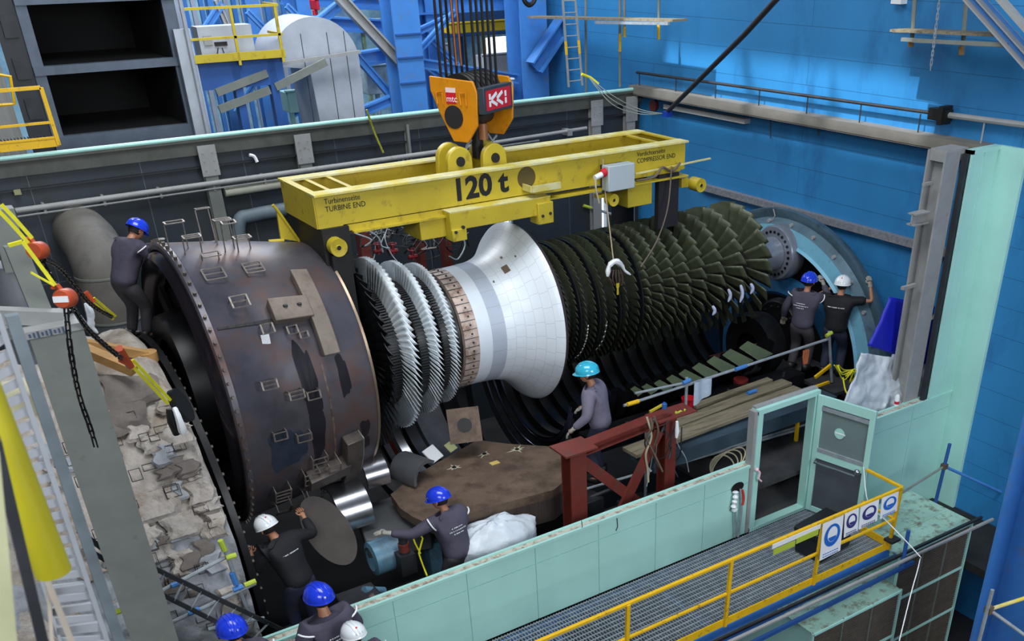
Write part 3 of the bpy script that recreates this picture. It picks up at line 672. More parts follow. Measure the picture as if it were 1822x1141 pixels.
# radial dir for rotation phi about X of +Z is (0,-sin phi, cos phi): phi=90deg is the near side
cnt = [0]; rest = MB()
for i in range(NST - 1, -1, -1):
    xx = xs_[i]; t = i / (NST - 1)
    tip = 1.0 + .075 * t ** 1.5; n = int(round(25 + (1 - t) * 41)); c = .10 + .21 * t ** 1.5
    d = blade_mesh('compressor_blade', hub_r(xx) - .02, tip, 2 * PI * tip / n * 1.12, 2 * PI * tip / n * (.98 - .1 * t), -66, -62, .012 + .008 * t, .04, blade_olive)
    place_row(xx, n, d, 'compressor_blade', cnt, 98, rest, phase=.3 * i)
o = rest.build('compressor_blade_rows', blade_olive, rotor); o['kind'] = 'stuff'
cnt = [0]; rest = MB(); restd = MB()
for x, r0, r1, n, c in ((5.09, .86, 1.255, 78, .25), (5.50, .86, 1.135, 84, .20), (5.82, .88, 1.05, 88, .17)):
    d = blade_mesh('turbine_blade', r0, r1, c * .88, c, -61, -50, .018, -.05, blade_grey)
    place_row(x, n, d, 'turbine_blade', cnt, 98, rest)
d = blade_mesh('turbine_last_stage_blade', .80, 1.42, .22, .22, -66, -56, .02, -.06, blade_dark)
place_row(4.66, 60, d, 'turbine_last_stage_blade', [999], 0, restd)
o = rest.build('turbine_blade_rows', blade_grey, rotor); o['kind'] = 'stuff'
o = restd.build('last_stage_blade_row', blade_dark, rotor); o['kind'] = 'stuff'
# coupling flange
m = MB(); m.lathe([(12.95, .30), (12.96, .48), (12.99, .50), (13.27, .50), (13.30, .48), (13.31, .30), (13.4, .30), (13.4, .001)], O, n=64); m.build('coupling_flange', mat('flange_steel', (128, 134, 146), .3, metal=.35, var=.15), rotor)
m = MB()
for k in range(24):
    a = 2 * PI * k / 24; c = O + Vector((12.94, .40 * math.cos(a), .39 * math.sin(a))); m.cyl(c, c + Vector((.03, 0, 0)), .026, 10)
m.each('flange_bolt', black_steel, rotor)
# coating patches on the cone
m = MB()
for (ph, xx, s) in ((62, 7.0, .1), (75, 7.05, .03), (55, 6.75, .02), (66, 7.18, .02)):
    a = math.radians(ph); r = {7.0: 1.0, 7.05: 1.035, 6.75: .925, 7.18: 1.14}[xx]
    M_ = Matrix.Translation(O) @ Matrix.Rotation(PI / 2 - a, 4, 'X') @ Matrix.Translation((xx, 0, r)) @ Matrix.Rotation(math.radians(-26), 4, 'Y'); m.box((0, 0, 0), (s, s * 1.3, .02), M_)
m.each('coating_patch', rust_flange, rotor)
# rag with tag hanging from a rope over the compressor
t = thing('hanging_control_pendant', (8.9, 12.2, 4.8), 'rope with white rag and yellow tag hanging from the girder in front of the compressor', 'rope')
a = PY(1073, 283, 12.3); b = PY(1092, 468, 12.0)
m = MB(); m.tube([a, a + Vector((.01, 0, -.3)), b], .010, 6); m.build('rope', mat('rope_beige', (176, 160, 130), .8), t)
m = MB(); pts = [PY(1081, 492, 11.9), PY(1084, 474, 11.9), PY(1095, 465, 11.88), PY(1106, 472, 11.9), PY(1112, 482, 11.9), PY(1122, 489, 11.9)]
m.tube(catmull(pts, 4), [.02, .03, .04, .035, .03, .045, .04, .04, .04, .05, .04, .04, .03, .03, .025, .02, .02, .02, .02, .015, .01], 7); m.build('rag', white_paint, t)
m = MB()
for k in range(5):
    m.tube(catmull([PY(1088 + k * 4, 480, 11.9), PY(1084 + k * 6, 495, 11.88), PY(1090 + k * 4, 508, 11.9)], 3), .014, 5)
m.each('cable_bundle', mat('bundle_brown', (70, 50, 44), .6), t)
m = MB(); a = PY(1099, 508, 11.88); m.box(a, (.05, .012, .07)); m.box(a + Vector((0, 0, -.09)), (.03, .012, .11)); m.build('yellow_tag', yellow, t)
# two thin cables from the girder's right end
m = MB(); m.tube(catmull([PY(1195, 296, 12.3), PY(1188, 370, 12.15), PY(1168, 430, 12.0), PY(1140, 475, 11.95)], 6), .012, 6); tag(m.build('thin_cable', socket_m), 'thin brown cable drooping from the right end of the girder over the blades', 'cable')

# ================================================================== BROWN EXHAUST CASING
cas = thing('turbine_casing', (3.3, 13, 1.3), 'large dark brown cylindrical turbine casing with bolted rim and steel lugs', 'casing')
CP = [(2.41, 1.86), (2.43, 1.885), (2.50, 1.885), (2.52, 1.865), (3.2, 1.78), (3.9, 1.66), (4.25, 1.60), (4.31, 1.585)]
m = MB(); m.lathe(CP + [(4.33, 1.57), (4.31, 1.54), (3.2, 1.70), (2.41, 1.80), (2.41, 1.86)], O, n=120); m.build('shell', cas_mat, cas)
def crad(x):
    for (a, r0), (b, r1) in zip(CP, CP[1:]):
        if a <= x <= b: return r0 + (r1 - r0) * (x - a) / (b - a)
    return CP[-1][1]
def on_cas(x, deg, off=0):   # deg: 0 near side (-Y), 90 top
    a = math.radians(deg); r = crad(x) + off; return Vector((x, 13 - r * math.cos(a), 2.9 + r * math.sin(a)))
for k in range(72):
    a = 360 * k / 72
    m = MB(); p = on_cas(2.46, a, .0); q = on_cas(2.46, a, .04); m.cyl(p, q, .022, 6); m.build('rim_bolt', cas_dark, cas)
m = MB(); m.lathe([(4.305, 1.59), (4.335, 1.60), (4.345, 1.575), (4.33, 1.55)], O, n=120); m.build('rim_bead', mat('bright_edge', (150, 130, 110), .35, metal=.7), cas)
# seam gap and stains
m = MB()
for k in range(10):
    x = 2.55 + k * .11; w = .01 + .007 * k
    p = on_cas(x, 40, .004); q = on_cas(x + .12, 40 , .004); m.bar(p, q, .02 + w * .6, .012, (0, -.75, .65))
m.build('joint_gap', black_paint, cas)
def casblock(x0, x1, a0, a1, h0, h1, name, mt, n=6):
    m = MB(); vs = []
    for k in range(n + 1):
        a = a0 + (a1 - a0) * k / n
        for x in (x0, x1):
            for h in (h0, h1): vs.append(on_cas(x, a, h))
    fs = []
    for k in range(n):
        b = 4 * k; c = b + 4
        fs += [(b, b + 2, c + 2, c), (b + 1, c + 1, c + 3, b + 3), (b, c, c + 1, b + 1), (b + 2, b + 3, c + 3, c + 2)]
    fs += [(0, 1, 3, 2), (4 * n, 4 * n + 2, 4 * n + 3, 4 * n + 1)]
    m.add(vs, fs); return m.build(name, mt, cas, .012)
# T shaped steel lug (upper) : arm along axis + curved cross bar
lug_m = mat('lug_steel', (132, 120, 108), .55, metal=.25, var=.2, scale=6, dirt=(84, 70, 60), damt=.4)
casblock(3.22, 3.72, 38, 47, .0, .15, 'upper_lug_arm', lug_m)
casblock(3.68, 3.90, 22, 60, .0, .13, 'upper_lug_crossbar', lug_m)
m = MB()
for x in (3.4, 3.58):
    p = on_cas(x, 43, .15); m.lathe([(0, .001), (0, .03), (.02, .03), (.02, .001)], p, 'Z', 12)
m.each('lug_bolt', dark_steel, cas)
casblock(3.2, 3.80, -34, -28, .0, .22, 'lower_lug_arm', cas_dark)
casblock(3.74, 3.98, -44, -16, .0, .20, 'lower_lug_crossbar', cas_dark)
casblock(3.98, 4.00, -38, -16, .0, .19, 'lower_lug_face', mat('lug_face_pale', (140, 138, 136), .5, metal=.3))
def casing_patch(xc, dc, wx, wd, mt, name='dark_heat_stain', ph=0):
    m = MB(); n = 40; top = []; bot = []
    for k in range(n):
        a = 2 * PI * k / n; q = 1 + .12 * math.sin(3 * a + ph) + .06 * math.sin(7 * a + 2 * ph); c, s_ = math.cos(a), math.sin(a)
        u = math.copysign(abs(c) ** .6, c) * q; v = math.copysign(abs(s_) ** .6, s_) * q; top.append((xc + u * wx, dc + v * wd))
    rings = 5; vs = []; fs = []
    for r_ in range(1, rings + 1):
        for x, d in top: vs.append(on_cas(xc + (x - xc) * r_ / rings, dc + (d - dc) * r_ / rings, .0035))
    vs.append(on_cas(xc, dc, .0035)); ce = len(vs) - 1
    for k in range(n): fs.append((ce, k, (k + 1) % n))
    for r_ in range(rings - 1):
        for k in range(n): fs.append((r_ * n + k, (r_ + 1) * n + k, (r_ + 1) * n + (k + 1) % n, r_ * n + (k + 1) % n))
    m.add(vs, fs, True); m.build(name, mt, cas)
hs = mat('heat_stain_dark', (46, 43, 50), .32, metal=.5, var=.25)
casing_patch(3.42, 4, .11, 26, hs, ph=1); casing_patch(3.90, 12, .07, 9, hs, ph=2); casing_patch(4.10, -17, .07, 5, hs, ph=.5); casing_patch(4.12, -27, .06, 4, hs, ph=3)
casing_patch(2.98, -12, .24, 9, mat('blue_tint', (68, 76, 92), .32, metal=.55, var=.35, scale=3), 'blue_tint_patch', 1.5)  # blue patch painted in for a bluish reflection on the lower casing
casblock(3.63, 3.66, -30, 20, .001, .004, 'weld_seam', mat('rust_seam', (104, 86, 78), .5, metal=.3, var=.5, scale=16), 16)
# bracket clips (ladder shaped anchors) spread over the shell
def clip(x, deg, w=.16, l=.16, h=.1, rungs=2, tilt=0):
    c = on_cas(x, deg); a = math.radians(deg); nrm = Vector((0, -math.cos(a), math.sin(a))); tg = Vector((0, math.sin(a), math.cos(a))); ax = Vector((1, 0, 0))
    m = MB()
    for s in (-1, 1):
        p = c + ax * s * w / 2; m.bar(p - nrm * .02, p + nrm * h, .02, .012, ax); m.bar(p + nrm * h, p + nrm * h - tg * l, .02, .012, nrm)
    for k in range(rungs): p = c + nrm * h - tg * l * (k / max(1, rungs - 1)); m.bar(p - ax * w / 2, p + ax * w / 2, .012, .012)
    m.build('anchor_clip', mat('clip_steel', (120, 112, 106), .45, metal=.5, var=.3, scale=20), cas)
for x, d, w, l, h, r in ((2.6, 86, .22, .1, .34, 2), (2.72, 80, .2, .1, .24, 3), (2.86, 74, .2, .1, .1, 2), (3.05, 96, .16, .1, .42, 2), (3.2, 90, .2, .12, .32, 3), (3.35, 84, .2, .12, .16, 3), (3.18, 80, .16, .1, .4, 2),
                         (2.78, 66, .24, .2, .05, 3), (3.28, 68, .22, .2, .05, 4), (2.9, 50, .2, .16, .12, 3), (3.1, 38, .14, .12, .1, 2), (3.4, 36, .12, .1, .08, 2), (3.52, 33, .1, .08, .08, 2),
                         (2.9, 18, .18, .1, .14, 3), (3.2, 12, .18, .1, .12, 3), (3.42, 10, .16, .1, .1, 2), (2.9, -2, .16, .1, .08, 2), (3.2, -6, .18, .1, .08, 2),
                         (2.85, -30, .2, .22, .12, 4), (3.25, -26, .2, .2, .14, 3), (3.38, -20, .2, .18, .1, 3), (3.55, -24, .16, .12, .2, 3), (3.1, -46, .2, .22, .14, 3), (3.4, -52, .2, .22, .14, 3), (2.95, -52, .2, .2, .12, 2), (3.6, -50, .16, .2, .12, 2)):
    clip(x, d, w, l, h, r)
m = MB(); m.lathe([(0, .001), (0, .14), (.26, .14), (.28, .12), (.3, .001)], (3.55, 14.3, 4.25), 'X', 20); m.build('lagging_roll', insul_dark, cas)
m = MB(); m.tube([(3.0, 14.3, 4.3), (3.4, 14.3, 4.32)], .10, 10); m.build('lagging_roll', rust_flange, cas)
p = on_cas(3.05, 33, .02); m = MB(); m.box(p, (.1, .02, .12)); m.build('paper_tag', white_paint, cas)
# inside: inner cylinder, ribs and struts seen through the left opening
m = MB(); m.lathe([(2.2, .7), (2.2, 1.0), (2.5, 1.05), (4.2, 1.1)], O, n=64); m.build('inner_cylinder', black_steel, cas)
m = MB(); m.lathe([(2.55, 1.52), (2.35, 1.62), (2.3, 1.70), (2.35, 1.76), (2.5, 1.8)], O, n=90); m.build('inner_ring', mat('dark_polished', (60, 54, 60), .18, metal=.8, var=.2), cas)
for a in (20, 80, 140, 200, 260, 320):
    r_ = math.radians(a); m = MB(); m.bar(O + Vector((2.5, -1.0 * math.cos(r_), 1.0 * math.sin(r_))), O + Vector((2.5, -1.75 * math.cos(r_), 1.75 * math.sin(r_))), .3, .06, (1, 0, 0)); m.build('inner_strut', black_steel, cas)

# ================================================================== LOWER CASING IN THE PIT
low = thing('lower_casing', (9, 13, -1.5), 'dark ribbed lower half casing lying open in the pit beneath the rotor', 'casing')
OL = Vector((0, 13, RZ)); ZC = 1.9; OC = Vector((0, 13, ZC))
m = MB(); prof = []
for k in range(15):
    x = 7.62 + k * .30; g = 1.16 - .012 * k; prof += [(x, g), (x + .07, g), (x + .08, g + .16), (x + .22, g + .16), (x + .23, g)]
m.lathe(prof, OC, n=72, a0=-PI, a1=-.16); m.build('inner_ribs', black_steel, low)
m = MB(); m.lathe([(7.45, 1.46), (7.45, 1.62), (12.25, 1.62), (12.25, 1.3)], OC, n=64, a0=-PI, a1=-.42); m.build('outer_shell', dark_steel, low)
m = MB(); m.bx(7.6, 12.2, 13 - 1.80, 13 - 1.40, ZC - .85, ZC - .6); m.build('near_joint_flange', black_steel, low)
m = MB(); m.bx(7.6, 12.2, 13 + 1.3, 13 + 1.74, ZC - .3, ZC); m.build('far_joint_flange', black_steel, low)
for x, r in ((7.46, 1.50), (7.53, 1.36), (7.60, 1.22)):
    m = MB(); m.lathe([(x, r - .035), (x + .015, r + .02), (x + .05, r + .0)], OC, n=72, a0=-PI, a1=-.2); m.build('ring_edge', mat('oiled_edge', (62, 66, 84), .25, metal=.8), low)
VT = [(1122, 694), (1142, 690), (1164, 684), (1186, 676), (1208, 667), (1232, 656), (1258, 645), (1286, 633), (1316, 620)]
for k, (px, py) in enumerate(VT):
    A = PY(px, py, 11.74); B = PY(px + 8 + k * .9, py - 5 - k * .8, 11.76); w = 16 + k * 3.2; dz = .12 + .012 * k
    C_ = PY(px + w + 8 + k * 1.2, py + 4 + k * .8, 11.45); D = PY(px + w * .8, py + 12 + k * 1.2, 11.42); up = Vector((0, .01, .014))
    m = MB(); m.add([A, B, C_, D, A + up, B + up, C_ + up, D + up], [(0, 1, 2, 3), (7, 6, 5, 4), (0, 4, 5, 1), (1, 5, 6, 2), (2, 6, 7, 3), (3, 7, 4, 0)]); m.build('stator_vane', olive_vane, low)
m = MB()
rg0 = random.Random(9)
for k in range(10):
    x = 7.9 + k * .43; h = rg0.uniform(-.55, -.5); m.cyl((x, 11.30 + rg0.uniform(-.05, .1), ZC - .63), (x, 11.30, ZC + h), rg0.uniform(.02, .04), 8)
m.each('joint_stud', dark_steel, low)
# front bearing and black rings below shaft end
m = MB(); m.lathe([(12.1, .30), (12.1, .62), (12.3, .66), (12.5, .62), (12.5, .3)], Vector((0, 12.6, 1.35)), n=48); m.build('bearing_ring', black_steel, low)
m = MB(); m.lathe([(12.9, .2), (12.9, .55), (12.98, .6), (13.05, .6)], Vector((0, 12.7, 1.5)), n=48); m.build('bearing_seal', black_steel, low)
m = MB()
for k in range(16):
    a = 2 * PI * k / 16; c = Vector((12.88, 12.7 + .47 * math.cos(a), 1.5 + .47 * math.sin(a))); m.cyl(c, c + Vector((.03, 0, 0)), .018, 8)
m.each('bearing_bolt', shiny, low)
m = MB(); m.lathe([(11.6, .001), (11.6, .2), (12.0, .2), (12.0, .001)], Vector((0, 12.3, 1.2)), n=32); m.build('grey_journal', shiny, low)
# pale blue bearing housing ring at the end
ring = thing('intake_ring', (13.3, 13, -1.6), 'large pale blue intake ring standing against the blue wall behind the shaft end', 'ring')
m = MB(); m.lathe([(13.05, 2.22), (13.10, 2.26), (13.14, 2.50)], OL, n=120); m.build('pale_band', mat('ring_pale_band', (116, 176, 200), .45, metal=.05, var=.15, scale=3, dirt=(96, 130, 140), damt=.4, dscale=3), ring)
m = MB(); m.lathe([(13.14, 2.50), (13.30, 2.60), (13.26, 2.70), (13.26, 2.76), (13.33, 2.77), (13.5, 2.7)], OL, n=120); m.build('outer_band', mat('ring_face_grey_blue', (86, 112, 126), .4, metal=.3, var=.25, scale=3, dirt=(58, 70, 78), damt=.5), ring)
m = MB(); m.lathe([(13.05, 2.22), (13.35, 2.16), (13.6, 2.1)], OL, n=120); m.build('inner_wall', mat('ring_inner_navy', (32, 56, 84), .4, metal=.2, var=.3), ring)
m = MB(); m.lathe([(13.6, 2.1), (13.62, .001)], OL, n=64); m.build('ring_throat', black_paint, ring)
m = MB(); m.lathe([(13.2, 1.30), (13.16, 1.36), (13.2, 1.62), (13.3, 1.66)], OL + Vector((0, -.1, -.1)), n=80); m.build('inner_blue_ring', mat('ring_mid_blue', (46, 104, 150), .4, metal=.2, var=.3), ring)
for k in range(14):
    a = math.radians(8 + k * 13); c = OL + Vector((13.16, -2.55 * math.cos(a), 2.55 * math.sin(a))); m = MB(); m.lathe([(0, .001), (0, .035), (.05, .035), (.05, .001)], c, 'X', 10); m.build('ring_bolt', grey_light, ring)
a = PX(1365, 350, 13.3); m = MB(); m.tube([PX(1376, 372, 13.2), PX(1379, 384, 13.2), PX(1374, 392, 13.2)], .012, 6); m.build('lifting_hook', grey_light, ring)
m = MB(); m.bx(13.2, 13.5, 10.6, 11.2, -1.6, .0); m.build('ring_foot', machine_blue, ring)
# brown joint flange plate of the turbine half
ZP = 1.25
fl = thing('joint_flange', (6, 12, -1.5), 'rusty brown horizontal joint flange plate of the lower turbine casing with worker beside it', 'casing')
top = [PZ(*p, ZP) for p in ((695, 880), (735, 848), (850, 783), (905, 790), (985, 795), (1010, 805), (1030, 835), (985, 872), (880, 900), (800, 925), (770, 936), (735, 920), (712, 905))]
m = MB(); m.prism([(p.x, p.y) for p in top], ZP - .13, ZP); m.build('plate', rust_flange, fl)
top2 = [(p.x, p.y) for p in [PZ(*q, ZP) for q in ((790, 928), (880, 900), (985, 872), (1030, 835), (1010, 820), (900, 850), (800, 890))]]
m = MB(); m.prism(top2, ZP - .5, ZP - .13); m.build('side_rib', mat('ribbed_brown_side', (74, 64, 60), .55, metal=.3, var=.3, scale=8, stretch=(6, 6, .5)), fl)
m = MB(); m.lathe([(6.7, 1.5), (6.7, 1.85), (7.3, 1.85), (7.3, 1.6)], Vector((0, 13, 1.2)), n=48, a0=-PI, a1=-.2); m.build('half_shell', dark_steel, fl)
m = MB(); q0 = PZ(700, 905, .95); q1 = PZ(985, 905, .7); m.bx(q0.x + .3, q1.x, 10.35, 10.9, -.2, .72); m.build('dark_body', black_steel, fl)
m = MB()
for k in range(9): m.bx(q0.x + .6 + k * .3, q0.x + .68 + k * .3, 10.33, 10.36, .45, .53)
m.each('body_lug', galv, fl)
for k, (px, py) in enumerate(((808, 832), (862, 808), (920, 800))):
    c = PZ(px, py, ZP + .002); m = MB()
    pl = []
    for j in range(16):
        a = 2 * PI * j / 16; rr = (.06 + .13 * random.random()) if j % 2 == 0 else .05; pl.append((c.x + rr * math.cos(a), c.y + rr * .8 * math.sin(a)))
    m.prism(pl, ZP, ZP + .004); o_ = m.build('marking_cloth', mat('pale_star_mark', (178, 172, 150), .8), fl)
    m = MB(); m.cyl(c, c + Vector((0, 0, .008)), .035, 12); m.build('bolt_hole', black_paint, fl)
c = PZ(880, 824, ZP + .004); m = MB(); m.box(c, (.14, .10, .006)); m.build('yellow_note', mat('note_yellow', (204, 176, 96), .8), fl)
# turbine stator segments
seg = thing('stator_carrier', (5, 13, -1), 'curved steel stator carrier rings of the lower half under the white turbine blades', 'ring')
OS = Vector((0, 13, 2.0))
for (x, r, w, r2, mt) in ((4.9, 1.45, .30, 1.45, black_steel), (5.2, 1.34, .10, 1.34, dark_steel), (5.42, 1.30, .14, 1.30, shiny), (5.56, 1.40, .06, 1.4, black_steel), (5.64, 1.28, .20, 1.30, mat('stator_dark', (62, 62, 66), .4, metal=.5, var=.2)), (5.90, 1.30, .62, 1.62, mat('stator_grey', (112, 112, 116), .5, metal=.3, var=.2, scale=5)), (6.6, 1.64, .3, 1.7, black_steel)):
    m = MB(); m.lathe([(x, r + .16), (x, r), (x + w, r2), (x + w, r2 + .16), (x, r + .16)], OS, n=64, a0=-PI, a1=-.66); m.build('carrier_ring', mt, seg)
m = MB(); c = PY(826, 757, 12.0); M_ = Matrix.Translation(c) @ Matrix.Rotation(math.radians(-20), 4, 'Z') @ Matrix.Rotation(math.radians(-25), 4, 'X'); m.box((0, 0, 0), (.48, .08, .52), M_); m.build('block_with_hole', rust_flange, seg)
m = MB(); m.lathe([(-.045, .001), (-.045, .11)], (0, 0, 0), 'Y', 24); m.v = [M_ @ v for v in m.v]; m.build('block_hole', black_paint, seg)
for k, (px, py, s, mt) in enumerate(((770, 808, .27, white_paint), (802, 795, .17, mat('pale_yellow_pad', (208, 210, 150), .7)), (832, 779, .15, white_paint))):
    c = PZ(px, py, ZP + .05); m = MB(); M_ = Matrix.Translation(c) @ Matrix.Rotation(.5, 4, 'Z') @ Matrix.Rotation(.7, 4, 'X'); m.box((0, 0, 0), (s, s * .9, .02), M_)
    tag(m.build('paper_pad', mt), ['largest white pad wedged at the edge of the brown flange plate', 'pale yellow pad at the edge of the brown flange plate', 'small white pad at the far corner of the brown flange plate'][k], 'pad')
# shiny shell pieces at lower left and the brown oval end cover
sh = thing('bearing_shell', (3.9, 11.6, 0), 'polished steel bearing shell lying between the brown casing and flange plate', 'bearing')
def shell_at(px, py, y, L, r, nm, mt, a0=-.2, a1=PI * .75, tilt=0):
    c = PY(px, py, y) + Vector((0, r * .5, -r * .75)); mm = MB(); mm.lathe([(-L / 2, r - .05), (-L / 2, r), (L / 2, r), (L / 2, r - .05)], (0, 0, 0), n=40, a0=a0, a1=a1)
    M0 = Matrix.Translation(c) @ Matrix.Rotation(math.radians(tilt), 4, 'Z'); mm.v = [M0 @ v for v in mm.v]; mm.build(nm, mt, sh)
shell_at(622, 884, 11.4, .46, .42, 'half_shell', shiny)
shell_at(742, 826, 11.7, .5, .26, 'roller', mat('dull_steel', (110, 112, 116), .4, metal=.5), tilt=-70)
shell_at(664, 826, 11.8, .34, .30, 'half_shell', shiny)
c = PY(590, 935, 11.3)
t = thing('inspection_cover', c, 'dark oval cover plate leaning below the brown casing near the white-helmet worker', 'plate')
MD = Matrix.Translation(PY(584, 945, 11.2)) @ Matrix.Rotation(math.radians(-18), 4, 'Y') @ Matrix.Rotation(math.radians(58), 4, 'X')
m = MB(); m.lathe([(0, .001), (0, .62), (.05, .62), (.05, .001)], (0, 0, 0), 'Z', 48)
for i in range(len(m.v)): v = m.v[i]; m.v[i] = MD @ Vector((v.x * .46, v.y * .84, v.z))
m.build('plate', mat('cover_dark', (64, 57, 52), .6, metal=.1, var=.2, scale=5), t)
# pale blue support foot and grey flange block under front worker
t = thing('pedestal', (4.4, 10.9, .2), 'grey steel pedestal with pale blue rounded housing below the worker in front', 'machine')
m = MB(); m.prism([(p.x, p.y) for p in [PZ(*q, 1.02) for q in ((632, 905), (700, 882), (745, 900), (772, 925), (765, 945), (650, 962))]], .72, 1.02); m.build('top_block', mat('pedestal_grey', (92, 94, 96), .5, metal=.3, var=.2), t, .02)
m = MB(); m.lathe([(-.26, .17), (-.24, .24), (.22, .24), (.26, .18), (.28, .001)], PY(690, 985, 10.8), n=28); m.build('rounded_housing', machine_blue, t)
m = MB(); q = PY(800, 960, 10.9); m.box((q.x, q.y + .1, q.z - .3), (.7, .3, .7)); m.build('blue_panel', machine_blue, t)
m = MB(); q = PY(722, 1000, 10.5); m.box((q.x, q.y, q.z), (.22, .22, .3)); m.cyl(q + Vector((0, 0, .15)), q + Vector((0, 0, .4)), .06, 12); m.build('valve', dark_steel, t)
m = MB(); m.cyl(q + Vector((0, 0, .18)), q + Vector((0, 0, .3)), .075, 12); m.build('red_collar', red_oxide, t)
m = MB(); m.tube(catmull([PY(748, 985, 10.3), PY(736, 960, 10.3), PY(740, 945, 10.3), PY(752, 958, 10.3)], 5) + catmull([PY(745, 985, 10.3), PY(752, 1005, 10.2), PY(760, 1025, 10.0)], 4), .012, 6)
tag(m.build('yellow_rope', sling_y), 'short yellow rope hanging beside the worker in front of the brown plate', 'rope')
# inner deck: lower grating along the teal wall and raised deck at the right
m = MB(); m.bx(.9, 9.0, 9.45, 11.0, .08, .14); struct(m.build('floor_inner', mat('inner_deck', (52, 52, 54), .7, var=.4, scale=4)))
m = MB(); m.bx(9.0, 13.9, 9.5, 11.35, .55, .62); m.bx(12.4, 13.2, 11.35, 12.2, .98, 1.08); m.bx(12.35, 13.0, 10.6, 11.7, 1.02, 1.08); struct(m.build('floor_upper_deck', MATS['inner_deck']))

# ================================================================== YELLOW LIFTING GIRDER
gd = thing('lifting_girder', (7.2, 13, 4.5), 'yellow steel lifting girder marked 120 t spanning above the rotor', 'girder')
X0, X1 = 4.22, 10.28; YN, YF = 12.42, 13.6; ZT = 5.25; ZB = 4.82
for yy, s, nm in ((YN, -1, 'near_web'), (YF, 1, 'far_web')):
    m = MB(); m.bx(X0 + .02, X1 - .02, yy - .012, yy + .012, ZB, ZT - .02); m.bx(X0 + .35, X0 + 3.2, yy - .012, yy + .012, ZB - .08, ZB + .01); m.bx(7.5, X1 - .1, yy - .012, yy + .012, ZB - .02, ZB)
    m.build(nm, yellow, gd)
m = MB(); m.bx(X0, X1, YN - .08, YN + .16, ZT - .025, ZT); m.build('near_top_flange', yellow_worn, gd)
m = MB(); m.bx(X0, X1, YF - .14, YF + .08, ZT - .025, ZT); m.build('far_top_flange', yellow_worn, gd)
m = MB(); m.bx(X0 + .003, X0 + .025, YN, YF, ZB, ZT - .03); m.bx(X1 - .025, X1 - .003, YN, YF, ZB, ZT - .03); m.bx(X0 + .004, X0 + .1, YN + .1, YF - .1, ZT - .027, ZT - .004); m.bx(X1 - .1, X1 - .004, YN + .1, YF - .1, ZT - .027, ZT - .004)
for x in (X0 + .32, X0 + .62, X1 - .35): m.bx(x - .03, x + .03, YN, YF, ZT - .05, ZT - .025)
m.each('end_plate', yellow, gd)
m = MB(); m.bx(X0 + .1, X1 - .1, YN + .01, YF - .01, ZB + .02, ZB + .05); m.build('inner_floor', mat('girder_inside', (128, 104, 22), .6), gd)
m = MB(); m.bx(X0 + .45, X1 + .0, YN - .10, YN + .12, ZB - .1, ZB - .075); m.bx(X0 + .45, X1 + .0, YF - .12, YF + .1, ZB - .1, ZB - .075); m.each('bottom_flange', yellow, gd)
m = MB(); m.bx(6.0, 7.62, YN - .22, YN - .02, 4.56, 4.80); m.bx(6.0, 6.22, YN - .26, YN - .02, 4.42, 4.58); m.bx(7.38, 7.64, YN - .26, YN - .02, 4.44, 4.74); m.each('slide_bracket', yellow, gd, .01)
m = MB(); m.bx(6.0, 7.62, YN - .22, YN - .0, 4.80, 4.812); m.build('bracket_dust', yellow_worn, gd)
m = MB(); m.bx(5.62, 6.02, YN - .06, YN + .5, 4.46, 4.72); m.bx(5.95, 7.5, YN + .05, YN + .5, 4.50, 4.56); m.each('cross_saddle', yellow, gd, .01)
m = MB()
for x, z in ((6.05, 4.55), (6.17, 4.60), (7.45, 4.56), (7.58, 4.58)): m.cyl((x, YN - .28, z), (x, YN - .24, z), .022, 6)
m.each('bracket_bolt', dark_steel, gd)
m = MB(); m.lathe([(0, .001), (0, .15)], (7.36, YN - .014, 5.06), 'Y', 24); m.build('web_hole', mat('web_hole_dark', (84, 72, 30), .7), gd)
m = MB(); m.bx(7.3, 7.78, YN - .24, YN - .02, 4.90, 4.92); m.bx(7.3, 7.78, YN - .26, YN - .24, 4.90, 4.99); m.bx(7.28, 7.3, YN - .24, YN - .02, 4.90, 4.99); m.build('side_shelf', yellow_worn, gd)
text_mesh('load_marking', '120 t', .40, black_paint, gd, (6.17, YN - .016, 4.90), (1, 0, .03), (0, 0, 1), .001, 1.04, .014)
text_mesh('turbine_end_marking', 'Turbinenseite\nTURBINE END', .095, black_paint, gd, (4.36, YN - .016, 5.115), (1, 0, 0), (0, 0, 1), .001, .92)
text_mesh('compressor_end_marking', 'Verdichterseite\nCOMPRESSOR END', .095, black_paint, gd, (9.32, YN - .016, 5.115), (1, 0, 0), (0, 0, 1), .001, .92)
# grey control box
m = MB(); bxa = PY(1083, 300, YN - .3).x; bxb = PY(1130, 300, YN - .3).x; m.bx(bxa, bxb, YN - .3, YN - .12, 4.74, 5.10); m.build('control_box', mat('control_box_grey', (176, 186, 190), .4, var=.04), gd, .012)
m = MB(); m.bx(bxa + .05, bxb - .05, YN - .12, YN - .012, 4.78, 5.08); m.build('box_mount', dark_steel, gd)
m = MB(); m.cyl((bxa - .07, YN - .22, 5.0), (bxa, YN - .22, 5.02), .06, 10); m.build('red_plug', red_sign, gd)
m = MB(); m.cyl((bxa - .2, YN - .23, 4.96), (bxa - .07, YN - .22, 4.99), .04, 10); m.build('plug_connector', white_paint, gd)
m = MB(); m.tube(catmull([(bxa - .19, YN - .23, 4.96), (bxa - .2, YN - .26, 4.8), (bxa - .15, YN - .26, 4.6)]), .014, 6); m.build('plug_cable', cable_cream, gd)
